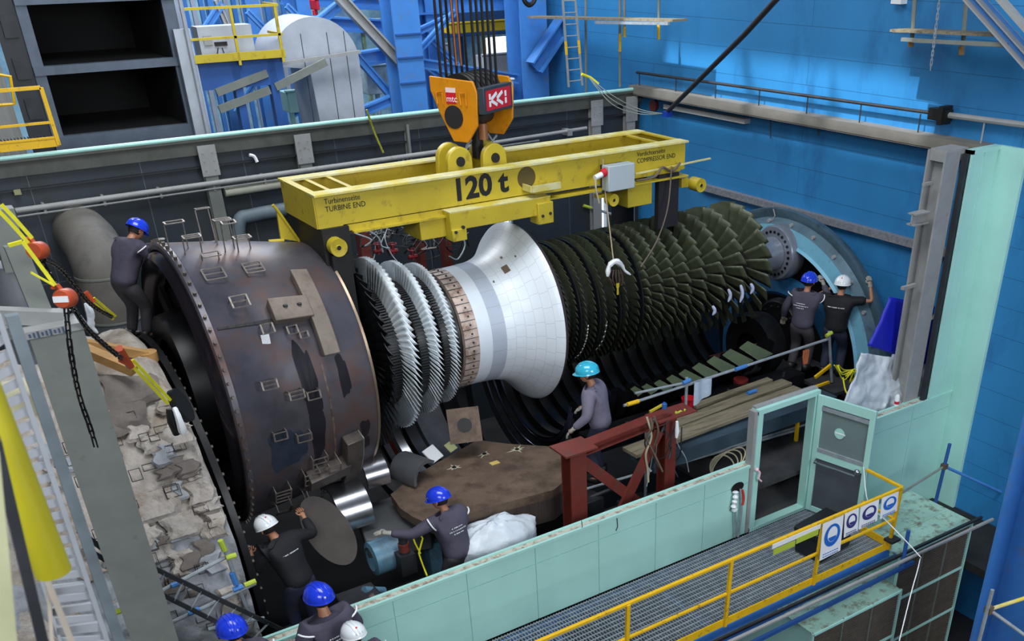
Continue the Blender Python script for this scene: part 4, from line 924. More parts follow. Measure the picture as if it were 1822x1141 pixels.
# rod and hoses at the right end
m = MB(); m.bar((9.26, YN - .06, 4.88), (10.75, YN - .06, 4.93), .035, .02); m.build('yellow_rod', yellow_worn, gd)
m = MB(); m.tube(catmull([(9.26, YN - .08, 4.78), (9.6, YN - .1, 4.80), (9.75, YN - .1, 4.92), (9.95, YN - .1, 4.84), (10.1, YN - .1, 4.95)]), .018, 7); m.build('hose', socket_m, gd)
# yellow rollers on arms
def roller(c, r, L, lab):
    m = MB(); c = Vector(c); m.lathe([(-L / 2, .001), (-L / 2, r * .25), (-L / 2 + .01, r * .3), (-L / 2, r), (L / 2, r), (L / 2, .001)], c, 'Y', 24)
    m.build('roller', yellow, gd); m = MB(); m.lathe([(-L / 2 - .004, .001), (-L / 2 - .004, r * .25)], c, 'Y', 12); m.build('roller_bore', black_paint, gd)
roller(PY(596, 437, 12.35), .115, .28, ''); roller(PY(1240, 328, 12.35), .105, .22, ''); roller(PY(1088, 355, 12.25), .09, .14, '')
m = MB(); a = PY(580, 432, 12.5); m.box(a, (.12, .2, .12)); a = PY(1214, 324, 12.5); m.box(a, (.14, .14, .14)); a = PY(1070, 348, 12.4); m.box(a, (.2, .1, .05)); m.each('roller_arm', yellow, gd)
# black hangers / slings down to the rotor
m = MB(); m.bx(4.25, 4.62, 12.35, 13.65, 4.2, 4.82); m.bx(4.3, 4.55, 12.25, 12.45, 3.3, 4.5); m.bx(4.3, 4.55, 13.55, 13.75, 3.0, 4.5); m.each('turbine_end_hanger', black_paint, gd)
m = MB(); m.bx(9.72, 10.12, 12.36, 12.46, 3.98, 4.8); m.bx(9.72, 10.12, 13.54, 13.64, 3.2, 4.8); m.each('compressor_end_strap', mat('strap_black', (26, 24, 28), .7), gd)
m = MB(); m.bx(9.15, 9.62, YN - .02, YN + .5, 4.38, 4.76); m.bar((9.6, YN + .3, 4.6), (9.95, YN + .5, 4.45), .1, .2); m.each('right_saddle', yellow, gd, .01)
# turnbuckle and yellow perforated board at the left
t = thing('yellow_gusset', (3.9, 13.6, 4.4), 'yellow perforated triangular plate with hook standing behind the casing top, left of the girder', 'plate')
A = PY(492, 372, 13.3); B = PY(500, 425, 13.3); C_ = PY(533, 430, 13.3)
m = MB(); m.add([A, B, C_, A + Vector((0, .04, 0)), B + Vector((0, .04, 0)), C_ + Vector((0, .04, 0))], [(0, 1, 2), (5, 4, 3), (0, 3, 4, 1), (1, 4, 5, 2), (2, 5, 3, 0)]); m.build('plate', yellow, t)
m = MB(); m.tube([A + Vector((-.04, 0, .06)), A, C_], .02, 8); m.tube([PY(478, 430, 13.3), PY(505, 428, 13.3)], .025, 8); m.build('bar', yellow, t)

# ================================================================== HOOK BLOCK
hb = thing('crane_hook_block', (6.9, 13, 5.3), 'orange-yellow crane hook block with red white KKI sign and black wire ropes', 'hook')
YH0, YH1 = 12.78, 13.3
xc = 6.82
prof = [(-.42, .40), (.28, .36), (.34, .22), (.31, -.20), (.14, -.42), (-.10, -.42), (-.30, -.05), (-.42, .22)]
def hp(y0, y1, nm, mt, k=1):
    m = MB(); n = len(prof); zc = 6.02
    vs = [(xc + a * k, y0, zc + b * k) for a, b in prof] + [(xc + a * k, y1, zc + b * k) for a, b in prof]
    m.add(vs, [tuple(range(n)), tuple(range(n, 2 * n))[::-1]] + [(i, (i + 1) % n, n + (i + 1) % n, n + i) for i in range(n)]); return m.build(nm, mt, hb, .012)
hb_parts = []
# block axis is turned: side cheeks face left (-X) and the sign faces right/near
hc_ = PY(836, 185, 13.0); MBk = Matrix.Translation((hc_.x, 13.0, 0)) @ Matrix.Rotation(math.radians(-62), 4, 'Z')
def cheek(y, nm):
    m = MB(); n = len(prof); zc = 5.98
    vs = [MBk @ Vector((a, y - .02, zc + b)) for a, b in prof] + [MBk @ Vector((a, y + .02, zc + b)) for a, b in prof]
    m.add(vs, [tuple(range(n)), tuple(range(n, 2 * n))[::-1]] + [(i, (i + 1) % n, n + (i + 1) % n, n + i) for i in range(n)]); m.build(nm, hook_y, hb, .01)
cheek(-.3, 'near_cheek'); 
prof_far = [(a + .12, b * .98) for a, b in prof]; prof_, prof = prof, prof_far; cheek(.42, 'far_cheek'); prof = prof_
m = MB(); m.lathe([(-.33, .001), (-.33, .15), (-.32, .15)], (-.06, 0, 5.88), 'Y', 30)
m.v = [MBk @ v for v in m.v]; m.build('cheek_bore', mat('bore_dark', (34, 32, 36), .6), hb)
m = MB()
for k in range(8): 
    y = -.22 + k * .085; m.lathe([(y - .03, .001), (y - .03, .30), (y, .26), (y + .03, .30), (y + .03, .001)], (0, 0, 6.12), 'Y', 30)
m.v = [MBk @ v for v in m.v]; m.build('rope_sheaves', black_paint, hb)
m = MB(); m.lathe([(-.28, .001), (-.28, .13), (.4, .13), (.4, .001)], (0, 0, 5.85), 'Y', 20); m.v = [MBk @ v for v in m.v]; m.build('axle', dark_steel, hb)
# sign box
MS = MBk @ Matrix.Translation((.40, .04, 6.10)) @ Matrix.Rotation(math.radians(90), 4, 'Z')
m = MB(); m.box((0, 0, 0), (.72, .1, .33), MS); m.build('sign_box', mat('sign_box_grey', (52, 60, 68), .5), hb, .008)
m = MB(); m.box((.0, -.052, 0), (.62, .006, .25), MS); m.build('sign_face', red_sign, hb)
p0 = MS @ Vector((-.15, -.058, -.075)); xd = MS.to_3x3() @ Vector((1, 0, 0))
m = MB()
def sb(x0, z0, x1, z1, w=.035):
    m.bar(MS @ Vector((x0 * 1.6, -.057, z0)), MS @ Vector((x1 * 1.6, -.057, z1)), .004, w * 1.2, tuple(MS.to_3x3() @ Vector((-(z1 - z0), 0, (x1 - x0)))))
sb(-.14, -.08, -.14, -.008); sb(-.14, .008, -.14, .08); sb(-.12, .008, -.03, .075); sb(-.12, -.008, -.03, -.075)
sb(-.03, .006, .06, .075); sb(-.03, -.006, .06, -.075); sb(.11, -.08, .11, -.008); sb(.11, .008, .11, .08)
m.build('sign_letters', white_paint, hb)
# red sticker on the near cheek
ZS = 6.12; m = MB(); m.box((-.08, -.325, ZS), (.16, .004, .14), MBk); m.build('cheek_sticker', red_sign, hb)
m = MB(); m.box((-.08, -.326, ZS + .10), (.16, .004, .06), MBk); m.build('cheek_sticker_band', mat('sticker_pink', (226, 200, 204), .5), hb)
text_mesh('sticker_text', 'mtc', .115, white_paint, hb, MBk @ Vector((-.155, -.331, ZS - .045)), MBk.to_3x3() @ Vector((1, 0, 0)), (0, 0, 1), .001)
m = MB()
for xx in (-.26, .12): m.tube([MBk @ Vector((xx - .04, -.34, ZS - .08)), MBk @ Vector((xx - .05, -.34, ZS + .07)), MBk @ Vector((xx + .05, -.34, ZS + .07)), MBk @ Vector((xx + .05, -.34, ZS - .08))], .012, 6)
m.each('cheek_handle', hook_y, hb)
for k in range(11):
    x = (-.26, .26)[k % 2]; y = -.26 + k * .064
    p = MBk @ Vector((x, y, 6.15)); m = MB(); m.cyl(p, Vector((p.x + .0, p.y, 14)), .020, 7); m.build('wire_rope', black_rope, hb)
for k in range(2):
    p = MBk @ Vector((-.1 + k * .08, -.1, 6.5)); m = MB(); m.cyl(p, Vector((p.x - .05, p.y, 14)), .012, 6); m.build('rusty_rope', mat('rusty_rope', (150, 84, 40), .7), hb)
# swivel shank and ramshorn links
m = MB(); m.cyl((6.93, 13.0, 5.3), (6.93, 13.0, 5.72), .085, 16); m.build('hook_shank', black_paint, hb)
m = MB(); m.cyl((6.98, 12.9, 5.55), (6.98, 12.9, 5.76), .07, 14); m.build('shank_collar', mat('copper_brown', (176, 120, 84), .4, metal=.5), hb)
m = MB(); m.tube([(6.6, 12.8, 5.35), (6.68, 12.85, 5.5), (6.78, 12.9, 5.56)], .02, 6); m.tube([(7.05, 12.9, 5.62), (7.15, 12.95, 5.5), (7.25, 13.0, 5.56)], .016, 6); m.each('safety_latch', galv, hb)
# rounded yellow shackle plates on the girder
for (cx_, cy_, r) in ((6.5, 12.78, .19), (7.02, 12.72, .19), (6.52, 13.1, .2), (7.05, 13.1, .2)):
    m = MB(); n = 20; zc = 5.33; pts = [(r * math.cos(a), r * math.sin(a)) for a in [PI * k / n for k in range(n + 1)]] + [(-r * 1.1, -.35), (r * 1.1, -.35)]
    L = len(pts); vs = [(cx_ + a, cy_ - .05, zc + b) for a, b in pts] + [(cx_ + a, cy_ + .05, zc + b) for a, b in pts]
    m.add(vs, [tuple(range(L)), tuple(range(L, 2 * L))[::-1]] + [(i, (i + 1) % L, L + (i + 1) % L, L + i) for i in range(L)]); m.build('shackle_plate', yellow, gd, .015)
    m = MB(); m.lathe([(-.07, .001), (-.07, .065), (.07, .065)], (cx_, cy_, zc), 'Y', 16); m.build('shackle_pin', black_paint, gd)
# ================================================================== LEFT SIDE
# insulated exhaust diffuser
import mathutils
def lumpy(x, a):
    n = mathutils.noise
    return .10 * n.noise(Vector((x * 1.3, a * 2.2, 3))) + .07 * n.noise(Vector((x * 3.5, a * 6, 9))) + .035 * n.noise(Vector((x * 9, a * 15, 1)))
DR = 2.85
dif = thing('exhaust_diffuser', (0, 13, -1.6), 'big exhaust diffuser wrapped in white lumpy insulation cloth at left', 'diffuser')
m = MB(); nx, na = 90, 150; vs = []; fs = []
for i in range(nx + 1):
    x = -3.4 + 5.35 * i / nx
    for j in range(na + 1):
        a = -1.0 + (PI + .6) * j / na; r = DR + lumpy(x, a) - (.12 * ((i - nx + 3) / 3) ** 2 if i > nx - 3 else 0)
        vs.append((x, 13 - r * math.cos(a), RZ + r * math.sin(a)))
for i in range(nx):
    for j in range(na): b = i * (na + 1) + j; fs.append((b, b + 1, b + na + 2, b + na + 1))
m.add(vs, fs, True); m.build('insulation', insul, dif)
m = MB(); nx2, na2 = 80, 90; vs = []; fs = []
for i in range(nx2 + 1):
    x = -2.4 + 4.33 * i / nx2; top = .50 + .10 * mathutils.noise.noise(Vector((x * 2.3, 4, 4))) + .05 * mathutils.noise.noise(Vector((x * 7, 1, 4)))
    for j in range(na2 + 1):
        a = -1.0 + (top + 1.0) * j / na2; f = abs(mathutils.noise.noise(Vector((x * 3 + a * 4, a * 3 - x * 2, 7)))); r = DR + .035 + lumpy(x, a) - .10 * f + .04 * mathutils.noise.noise(Vector((x * 9, a * 20, 5)))
        vs.append((x, 13 - r * math.cos(a), RZ + r * math.sin(a)))
for i in range(nx2):
    for j in range(na2): b = i * (na2 + 1) + j; fs.append((b, b + 1, b + na2 + 2, b + na2 + 1))
m.add(vs, fs, True); m.build('lower_grey_cloth', insul_grey, dif)
m = MB(); m.lathe([(1.75, 2.5), (1.95, 2.55), (2.0, 2.72), (2.08, 2.74), (2.1, 2.5)], OL, n=110); m.build('end_flange', black_steel, dif)
m = MB(); m.lathe([(-3.4, 2.5), (2.05, 2.5), (2.2, 1.7)], OL, n=80); m.build('inner_wall', black_paint, dif)
for k in range(90):
    a = 2 * PI * k / 90; 
    c = OL + Vector((2.08, -2.63 * math.cos(a), 2.63 * math.sin(a))); m = MB(); m.lathe([(0, .001), (0, .022), (.04, .022), (.04, .001)], c, 'X', 6); m.build('flange_bolt', cas_dark, dif)
# grey and sooty insulation pads with clips
rng = random.Random(3)
def pad(x, deg, sx, sa, mt, name='insulation_pad', th=.05):
    m = MB(); vs = []; fs = []; n = 8
    for i in range(n + 1):
        for j in range(n + 1):
            u = i / n; v = j / n; xx = x + (u - .5) * sx + .03 * math.sin(v * 7 + deg); a = math.radians(deg + (v - .5) * sa)
            e = min(u, 1 - u, v, 1 - v); r = DR + .05 + lumpy(xx, a) + th * min(1, e * 8) + .02 * mathutils.noise.noise(Vector((xx * 6, a * 12, deg)))
            vs.append((xx, 13 - r * math.cos(a), RZ + r * math.sin(a)))
    for i in range(n):
        for j in range(n): b = i * (n + 1) + j; fs.append((b, b + 1, b + n + 2, b + n + 1))
    m.add(vs, fs, True); m.build(name, mt, dif)
for x, d, sx, sa, mt in ((1.05, 8, .9, 12, insul_grey), (1.0, -4, 1.1, 10, insul_grey), (1.5, -10, .6, 12, insul_grey), (.7, 14, .5, 8, insul_grey), (1.25, -16, .8, 8, insul_grey), (.75, -10, .5, 9, insul_grey),
                         (1.62, 20, .22, 5, insul_grey), (1.4, 22, .25, 4, insul_dark), (1.1, 18, .3, 4, insul_dark), (1.3, 60, .5, 10, insul_dark), (1.5, 66, .6, 10, insul_dark), (1.0, 58, .5, 8, insul_dark),
                         (1.75, 50, .3, 6, insul), (1.5, 46, .2, 4, insul_grey), (1.72, 10, .3, 8, insul), (1.78, 0, .25, 8, insul), (1.8, 28, .2, 6, insul), (1.75, 36, .3, 6, insul), (1.2, 36, .6, 7, insul), (.9, 30, .5, 6, insul), (1.45, 30, .4, 6, insul)):
    pad(x, d, sx, sa, mt)
for k in range(95):
    d = rng.uniform(-12, 64); x = rng.uniform(.35, 1.84); mt = rng.choice([insul, insul, insul_grey, insul_dark] if d > 28 else [insul_grey, insul_grey, insul, insul_dark])
    if 30 < d < 50 and x < 1.3 and mt is not insul: continue
    pad(x, d, rng.uniform(.10, .30), rng.uniform(1.8, 4.6), mt, th=rng.uniform(.012, .04))
for k in range(60):
    x = rng.uniform(.6, 1.8); d = rng.choice([rng.uniform(-5, 25), rng.uniform(25, 62)]); a = math.radians(d); r = DR + .09 + lumpy(x, a)
    c = Vector((x, 13 - r * math.cos(a), RZ + r * math.sin(a))); tg = Vector((0, math.sin(a), math.cos(a))); ax = Vector((1, 0, 0)); w = rng.uniform(.05, .09); l = rng.uniform(.03, .07)
    m = MB(); m.tube([c - ax * w - tg * l, c + ax * w - tg * l, c + ax * w + tg * l, c - ax * w + tg * l, c - ax * w - tg * l], .006, 5); m.build('wire_clip', mat('clip_wire', (60, 54, 50), .5, metal=.4), dif)
# timbers on the diffuser
a = PY(140, 618, 12.2); b = PY(240, 660, 11.8)
m = MB(); m.bar(a, b, .14, .1); tag(m.build('timber', wood_new), 'brown timber beam lying on the insulation, front one of two', 'timber')
a = PY(150, 612, 12.5); b = PY(262, 632, 12.5)
m = MB(); m.bar(a, b, .14, .1); m.lathe([(0, .001), (0, .12), (.12, .12), (.12, .001)], b + Vector((0, 0, -.08)), 'Z', 14); tag(m.build('timber', wood_new), 'brown timber beam lying on the insulation, rear one of two', 'timber')
# black disc with strap and rag
c = PY(322, 722, 10.75); t = thing('lifting_lug_disc', c, 'black round lifting lug with white rag where the yellow sling ends', 'lug')
m = MB(); M_ = Matrix.Translation(c) @ Matrix.Rotation(math.radians(55), 4, 'Z') @ Matrix.Rotation(math.radians(70), 4, 'X'); m.lathe([(-.04, .001), (-.04, .2), (.04, .2), (.04, .001)], (0, 0, 0), 'Z', 28)
m.v = [M_ @ (Vector((v.x * .62, v.y, v.z))) for v in m.v]; m.build('disc', black_paint, t)
m = MB(); m.tube(catmull([PY(310, 725, 10.65), PY(318, 745, 10.6), PY(326, 772, 10.62)], 4), [.02, .03, .03, .035, .035, .04, .045, .045, .03], 7); m.build('rag', white_paint, t)
m = MB(); m.tube([PY(303, 728, 10.68), PY(305, 750, 10.66), PY(315, 772, 10.68)], .045, 7); m.build('strap', black_paint, t)
# chain hoists, chains and slings
def chain(pts, name, mt, par=None, step=.055, r=.012):
    m = MB(); P = catmull(pts, 20); acc = 0; last = P[0]; k = 0
    for i in range(1, len(P)):
        acc += (P[i] - P[i - 1]).length
        if acc >= step:
            d = (P[i] - last).normalized(); s = d.orthogonal().normalized(); s = Matrix.Rotation((k % 2) * PI / 2, 3, d) @ s
            a, b = last, P[i]; e = d * r * 1.2
            m.bar(a - e + s * r * 1.4, b + e + s * r * 1.4, r, r); m.bar(a - e - s * r * 1.4, b + e - s * r * 1.4, r, r); m.bar(a - e - s * r * 1.6, a - e + s * r * 1.6, r, r); last = P[i]; acc = 0; k += 1
    return m.build(name, mt, par)
chain_m = mat('chain_black', (30, 28, 30), .4, metal=.6)
def hoist(px, py, y, s, lab, slab):
    c = PY(px, py, y); t = thing('chain_hoist', c, lab, 'hoist')
    M_ = Matrix.Translation(c) @ Matrix.Rotation(math.radians(-30), 4, 'Z') @ Matrix.Rotation(math.radians(78), 4, 'X')
    m = MB(); m.lathe([(-.08, .001), (-.08, s * .8), (-.06, s), (.05, s), (.07, s * .85), (.07, .001)], (0, 0, 0), 'Z', 28); m.v = [M_ @ v for v in m.v]; m.build('gear_case', orange, t)
    if slab: m = MB(); m.box((0, 0, .078), (s * 1.5, s * .62, .012), M_); m.build('name_plate', white_paint, t)
    m = MB(); m.tube([M_ @ Vector((-s * .2, s * .8, 0)), M_ @ Vector((-s * .5, s * 1.3, 0)), M_ @ Vector((-s * .9, s * 1.35, 0)), M_ @ Vector((-s * 1.0, s * 1.0, 0))], .02, 7); m.build('hook', orange, t)
    m = MB(); m.box((0, 0, -.1), (s * .9, s * .9, .06), M_); m.build('chain_guide', dark_steel, t); return t, c
h1, c1 = hoist(67, 446, 8.6, .066, 'orange chain hoist hanging upper left, the farther one without plate', False)
h2, c2 = hoist(116, 531, 8.2, .072, 'orange chain hoist with white name plate, the lower of the two at left', True)
chain([c2 + Vector((.03, .05, -.05)), PY(160, 590, 9.2), PY(218, 640, 10.2)], 'load_chain', chain_m, h2)
chain([c2, PY(125, 620, 8.2), PY(140, 700, 8.3), PY(160, 760, 8.3), PY(172, 800, 8.3)], 'hand_chain', chain_m, h2)
chain([c1 + Vector((0, 0, -.06)), PY(95, 500, 8.8), PY(128, 560, 9.4), PY(140, 640, 9.6)], 'hand_chain', chain_m, h1)
chain([c1 + Vector((.02, 0, -.06)), PY(110, 480, 10), PY(160, 540, 11.5), PY(200, 565, 13)], 'load_chain', chain_m, h1)
def sling(pts, lab, w=.05, n=2, g=None):
    t = thing('yellow_sling', pts[0], lab, 'sling', g)
    for k in range(n):
        off = Vector((.035 * (k - .5 * (n - 1)), .0, .03 * k)); m = MB()
        for a, b in zip(pts, pts[1:]): m.bar(Vector(a) + off, Vector(b) + off, w * .55, .012, (0, 1, .3))
        m.build('webbing', sling_y, t)
    return t
sling([PY(0, 372, 8.6), PY(25, 398, 8.6), PY(55, 432, 8.6)], 'yellow sling above the upper orange hoist at the left edge')
t = sling([PY(15, 437, 8.2), PY(40, 430, 8.2), PY(98, 508, 8.2)], 'yellow sling looped over the grey post end holding the lower orange hoist', .05, 1)
m = MB(); m.bar(PY(55, 485, 8.15), PY(96, 508, 8.15), .04, .012); m.build('webbing', sling_y, t)
t = sling([PY(234, 646, 10.4), PY(302, 718, 10.7)], 'long yellow sling from orange hook down to the black lug on the insulation', .06, 2)
m = MB(); m.tube(catmull([PY(212, 620, 10.2), PY(222, 636, 10.3), PY(232, 652, 10.4)], 4), .04, 7); m.tube([PY(214, 640, 10.3), PY(230, 648, 10.35)], .03, 6); m.build('hook', orange, t)
t = sling([PY(165, 535, 13.0), PY(204, 568, 13.4)], 'yellow sling with orange hook beside the standing worker at left', .06, 2)
m = MB(); m.tube([PY(152, 520, 13), PY(166, 538, 13)], .035, 7); m.build('hook', orange, t)
q = PY(152, 540, 12.8); m = MB(); m.tube(catmull([q, q + Vector((.02, 0, -.12)), q + Vector((-.01, 0, -.28)), q + Vector((.04, 0, -.38))], 4), [.02, .03, .04, .05, .05, .05, .04, .05, .04, .03, .03, .02, .01], 6); tag(m.build('plastic_wrap', tarp_w), 'white plastic wrap dangling near the orange hook by the lagged pipe', 'wrap')
# grey posts and beams of the left enclosure frame
t = thing('enclosure_frame_post', (.75, 9.33, 0), 'large grey steel post at left in front of the insulated diffuser', 'column')
m = MB(); m.ibeam((.72, 9.3, -1.6), (.72, 9.3, 5.18), .40, .34, .03, (0, 1, 0)); m.bx(.5, .92, 9.1, 9.12, -1.6, 5.18); m.build('shaft', grey_post, t)
m = MB(); m.bx(.46, .95, 9.06, 9.6, 5.18, 5.24); m.build('cap_plate', grey_light, t)
m = MB()
for k in range(9): p = Vector((.50 + k * .032, 9.05, 5.21)); m.bar(p, p + Vector((.014, 0, .0)), .004, .03 + .012 * (k % 3))
m.build('stencil_marks', mat('marker_blue', (60, 80, 110), .6), t)
t = thing('enclosure_side_beam', (.4, 10, 5), 'grey steel beams of the left enclosure frame behind the orange hoists', 'beam')
a = PY(20, 440, 9.6); b = PY(75, 560, 9.6)
m = MB(); m.bar(PY(25, 435, 9.5), PY(88, 590, 9.4), .16, .16, (0, 1, 0)); m.build('raking_post', grey_post, t)
m = MB(); m.bar(PY(-40, 560, 9.3), PY(110, 565, 9.3), .14, .12); m.bar(PY(-40, 600, 9.5), PY(60, 585, 9.5), .1, .1); m.build('cross_beam', grey_light, t)
m = MB(); m.bar(PY(0, 370, 10.2), PY(30, 480, 10.2), .2, .16, (0, 1, 0)); m.bar(PY(-20, 432, 10.4), PY(30, 425, 10.4), .08, .1); m.build('rear_post', grey_post, t)
m = MB(); m.cyl(PY(10, 470, 10.5), PY(60, 640, 10.5), .16, 16); m.build('lagged_pipe', mat('silver_lagging', (130, 134, 138), .4, metal=.5), t)
m = MB(); m.bx(.05, .4, 9.5, 10.0, 4.35, 4.55); tag(m.build('cardboard_pad', mat('cream_board', (212, 206, 172), .7)), 'cream board piece wedged behind the big grey post', 'board')
# wall inside left
m = MB(); m.bx(-3.6, -3.5, 9.3, 18.5, -1.6, 4.2); struct(m.build('wall_left', dark_panel))
# near cable tray (ladder) and yellow pipe in the foreground
def near(px, py, y): return PY(px, py, y)
tr = thing('cable_ladder', near(60, 850, 4.6), 'pale ladder-like cable tray running down the left foreground', 'tray')
YT = 4.6
m = MB(); m.bar(near(-4, 560, YT), near(192, 1145, YT), .022, .05, (0, 1, 0)); m.build('right_side_rail', mat('tray_pale', (150, 154, 160), .5, var=.1, scale=4), tr)
m = MB(); m.bar(near(-62, 600, YT), near(110, 1150, YT), .014, .05, (0, 1, 0)); m.build('left_side_rail', MATS['tray_pale'], tr)
A0, A1, B0, B1 = near(-4, 560, YT), near(192, 1145, YT), near(-62, 600, YT), near(110, 1150, YT)
for k in range(26):
    f = (k + .5) / 26; m = MB(); m.bar(A0.lerp(A1, f), B0.lerp(B1, f), .035, .012, (0, 1, 0)); m.build('rung', MATS['tray_pale'], tr)
t = thing('near_beam', near(120, 850, 5.2), 'flat grey beam flange running beside the cable tray at the left edge', 'beam')
m = MB(); m.bar(near(20, 560, 5.2), near(232, 1200, 5.2), .055, .05, (0, 1, 0)); m.build('web', mat('beam_dusty_blue', (108, 118, 124), .6, var=.2, scale=5), t)
yp = thing('yellow_post', near(60, 850, 3.2), 'thick blurred yellow post in the left foreground', 'post')
m = MB(); a = near(-4, 770, 3.2); b = near(95, 1018, 3.2); m.cyl(a + (a - b) * .8, b, .055, 24); m.build('tube', mat('near_yellow', (176, 166, 34), .4, var=.05), yp)
m = MB(); a2 = near(45, 870, 3.25); b2 = near(78, 1000, 3.25); m.bar(a2, b2, .02, .05, (0, 1, 0)); m.build('fin', MATS['near_yellow'], yp)
t = thing('near_stair_stringer', near(60, 1100, 3.3), 'blurred pale stringer and treads in the lower left corner', 'stair')
m = MB(); m.bar(near(75, 1010, 3.3), near(190, 1300, 3.3), .02, .035, (0, 1, 0)); m.bar(near(85, 1040, 3.3), near(95, 1180, 3.3), .012, .012, (0, 1, 0)); m.build('stringer', mat('stringer_tan', (170, 160, 146), .7), t)
for k in range(4):
    m = MB(); m.bar(near(85 + k * 8, 1055 + k * 34, 3.32), near(150 + k * 12, 1045 + k * 34, 3.32), .03, .01, (0, 1, 0)); m.build('tread', MATS['tray_pale'], t)
m = MB(); m.bar(near(-10, 780, 3.0), near(80, 1160, 3.0), .03, .06, (0, 1, 0)); tag(m.build('near_dark_beam', dark_steel), 'dark blurred beam at the far left edge behind the yellow post', 'beam')
m = MB(); m.bar(near(-25, 800, 2.6), near(10, 1150, 2.6), .05, .06, (0, 1, 0)); tag(m.build('near_cream_panel', mat('cream_panel', (164, 164, 130), .6)), 'cream blurred panel edge at the lower left corner', 'panel')
m = MB(); m.bar(near(52, 1060, 3.1), near(85, 1150, 3.1), .014, .016, (0, 1, 0)); tag(m.build('near_yellow_strip', MATS['near_yellow']), 'thin blurred yellow strip at the bottom left edge', 'strip')
# scaffold with ladder at the lower left
sc = thing('scaffold', (1.5, 9.9, 0), 'scaffold tubes with blue and yellow couplings in front of the insulation', 'scaffold')
for a, b in (((262, 1065), (405, 990)), ((275, 1122), (455, 1038)), ((395, 965), (440, 1085)), ((370, 1120), (470, 1100))):
    p, q = PY(*a, 10.0), PY(*b, 10.0); m = MB(); m.cyl(p, q, .024, 8); m.build('tube', galv, sc)
for a, b, mt in (((402, 993), (420, 988), lime), ((435, 1042), (455, 1034), lime), ((392, 962), (400, 980), lime), ((305, 1043), (318, 1038), blue_steel), ((415, 1050), (432, 1043), blue_steel), ((336, 1092), (355, 1083), blue_steel), ((412, 1020), (420, 1040), blue_steel)):
    p, q = PY(*a, 9.97), PY(*b, 9.97); m = MB(); m.cyl(p, q, .032, 8); m.build('coupling', mt, sc)
ld = thing('scaffold_ladder', (1.6, 9.7, .5), 'grey aluminium ladder slanting at the lower left behind the green wall', 'ladder')
A0, A1, B0, B1 = PY(240, 995, 9.75), PY(500, 1120, 9.75), PY(232, 1030, 9.75), PY(470, 1150, 9.75)
for a, b in ((A0, A1), (B0, B1)): m = MB(); m.bar(a, b, .025, .05); m.build('rail', dark_steel, ld)
for k in range(8): f = .06 + k / 8.3; m = MB(); m.cyl(A0.lerp(A1, f), B0.lerp(B1, f), .014, 6); m.build('rung', galv, ld)
m = MB(); p = PY(243, 1002, 9.7); m.cyl(p, p + Vector((0, 0, .07)), .02, 8); m.build('red_cap', red_sign, ld)
p = PY(198, 1093, 9.4); m = MB(); m.cyl(p, PY(217, 1086, 9.4), .03, 8); tag(m.build('lime_tube_end', lime), 'lime tube end left of the big grey post near the bottom', 'tube')
m = MB(); m.bar(PY(140, 945, 9.5), PY(200, 990, 9.6), .03, .05); m.bar(PY(150, 975, 9.5), PY(210, 1010, 9.6), .03, .05); tag(m.build('dark_angle_pair', dark_steel), 'two short dark steel angles behind the big grey post', 'steel')

# ================================================================== STUFF BEHIND THE ROTOR
cb = thing('cable_tangle', (5.9, 16.5, 2.5), 'tangle of black and pale hoses hanging behind the rotor under the girder', 'hoses')
rg = random.Random(5)
for k in range(60):
    p = PY(rg.uniform(640, 800), rg.uniform(402, 425), 15.6 + rg.uniform(-.4, .8)); pts = [p]
    for j in range(3): pts.append(pts[-1] + Vector((rg.uniform(-.28, .28), rg.uniform(-.2, .2), rg.uniform(-.28, .1))))
    m = MB(); m.tube(catmull(pts, 5), rg.choice([.006, .009, .013]), 5); m.build('hose', rg.choice([black_paint, black_paint, galv, mat('hose_pale', (150, 140, 134), .5), dark_steel]), cb)
for k, (px, w) in enumerate(((648, .18), (748, .1), (795, .14))):
    p = PY(px, 415, 15.9); m = MB(); m.bx(p.x - w / 2, p.x + w / 2, 15.9, 16.1, -1.0, p.z + .15)
    tag(m.build('red_post', red_oxide), ['dark red post behind the hoses, nearest to the left yellow roller', 'thin dark red post in the middle behind the hoses', 'dark red post behind the hoses next to the white cone'][k], 'post')
for k, (px, py) in enumerate(((674, 452), (700, 452), (735, 462))):
    p = PY(px, py, 15.5); m = MB(); m.cyl(p, p + Vector((0, 0, .16)), .03, 10); m.cyl(p + Vector((-.08, 0, .05)), p + Vector((.08, 0, .05)), .035, 10); m.tube([p + Vector((.07 * math.cos(a), .07 * math.sin(a), .17)) for a in [2 * PI * q / 14 for q in range(15)]], .01, 6); tag(m.build('red_valve', mat('valve_red', (120, 24, 30), .4)), ['red valve body behind the turbine blades, leftmost of three', 'red valve body behind the turbine blades, middle of three', 'red valve body behind the turbine blades, rightmost of three'][k], 'valve')
p = PY(1038, 366, 18.42); q = PY(1104, 386, 18.3); m = MB(); m.cyl(p, q, .03, 8); o_ = m.build('scaffold_tube', galv); tag(o_, 'short scaffold tube with green end crossing the bright wall opening', 'tube')
m = MB(); m.cyl(p, p.lerp(q, .2), .034, 8); m.build('green_end', lime, o_)
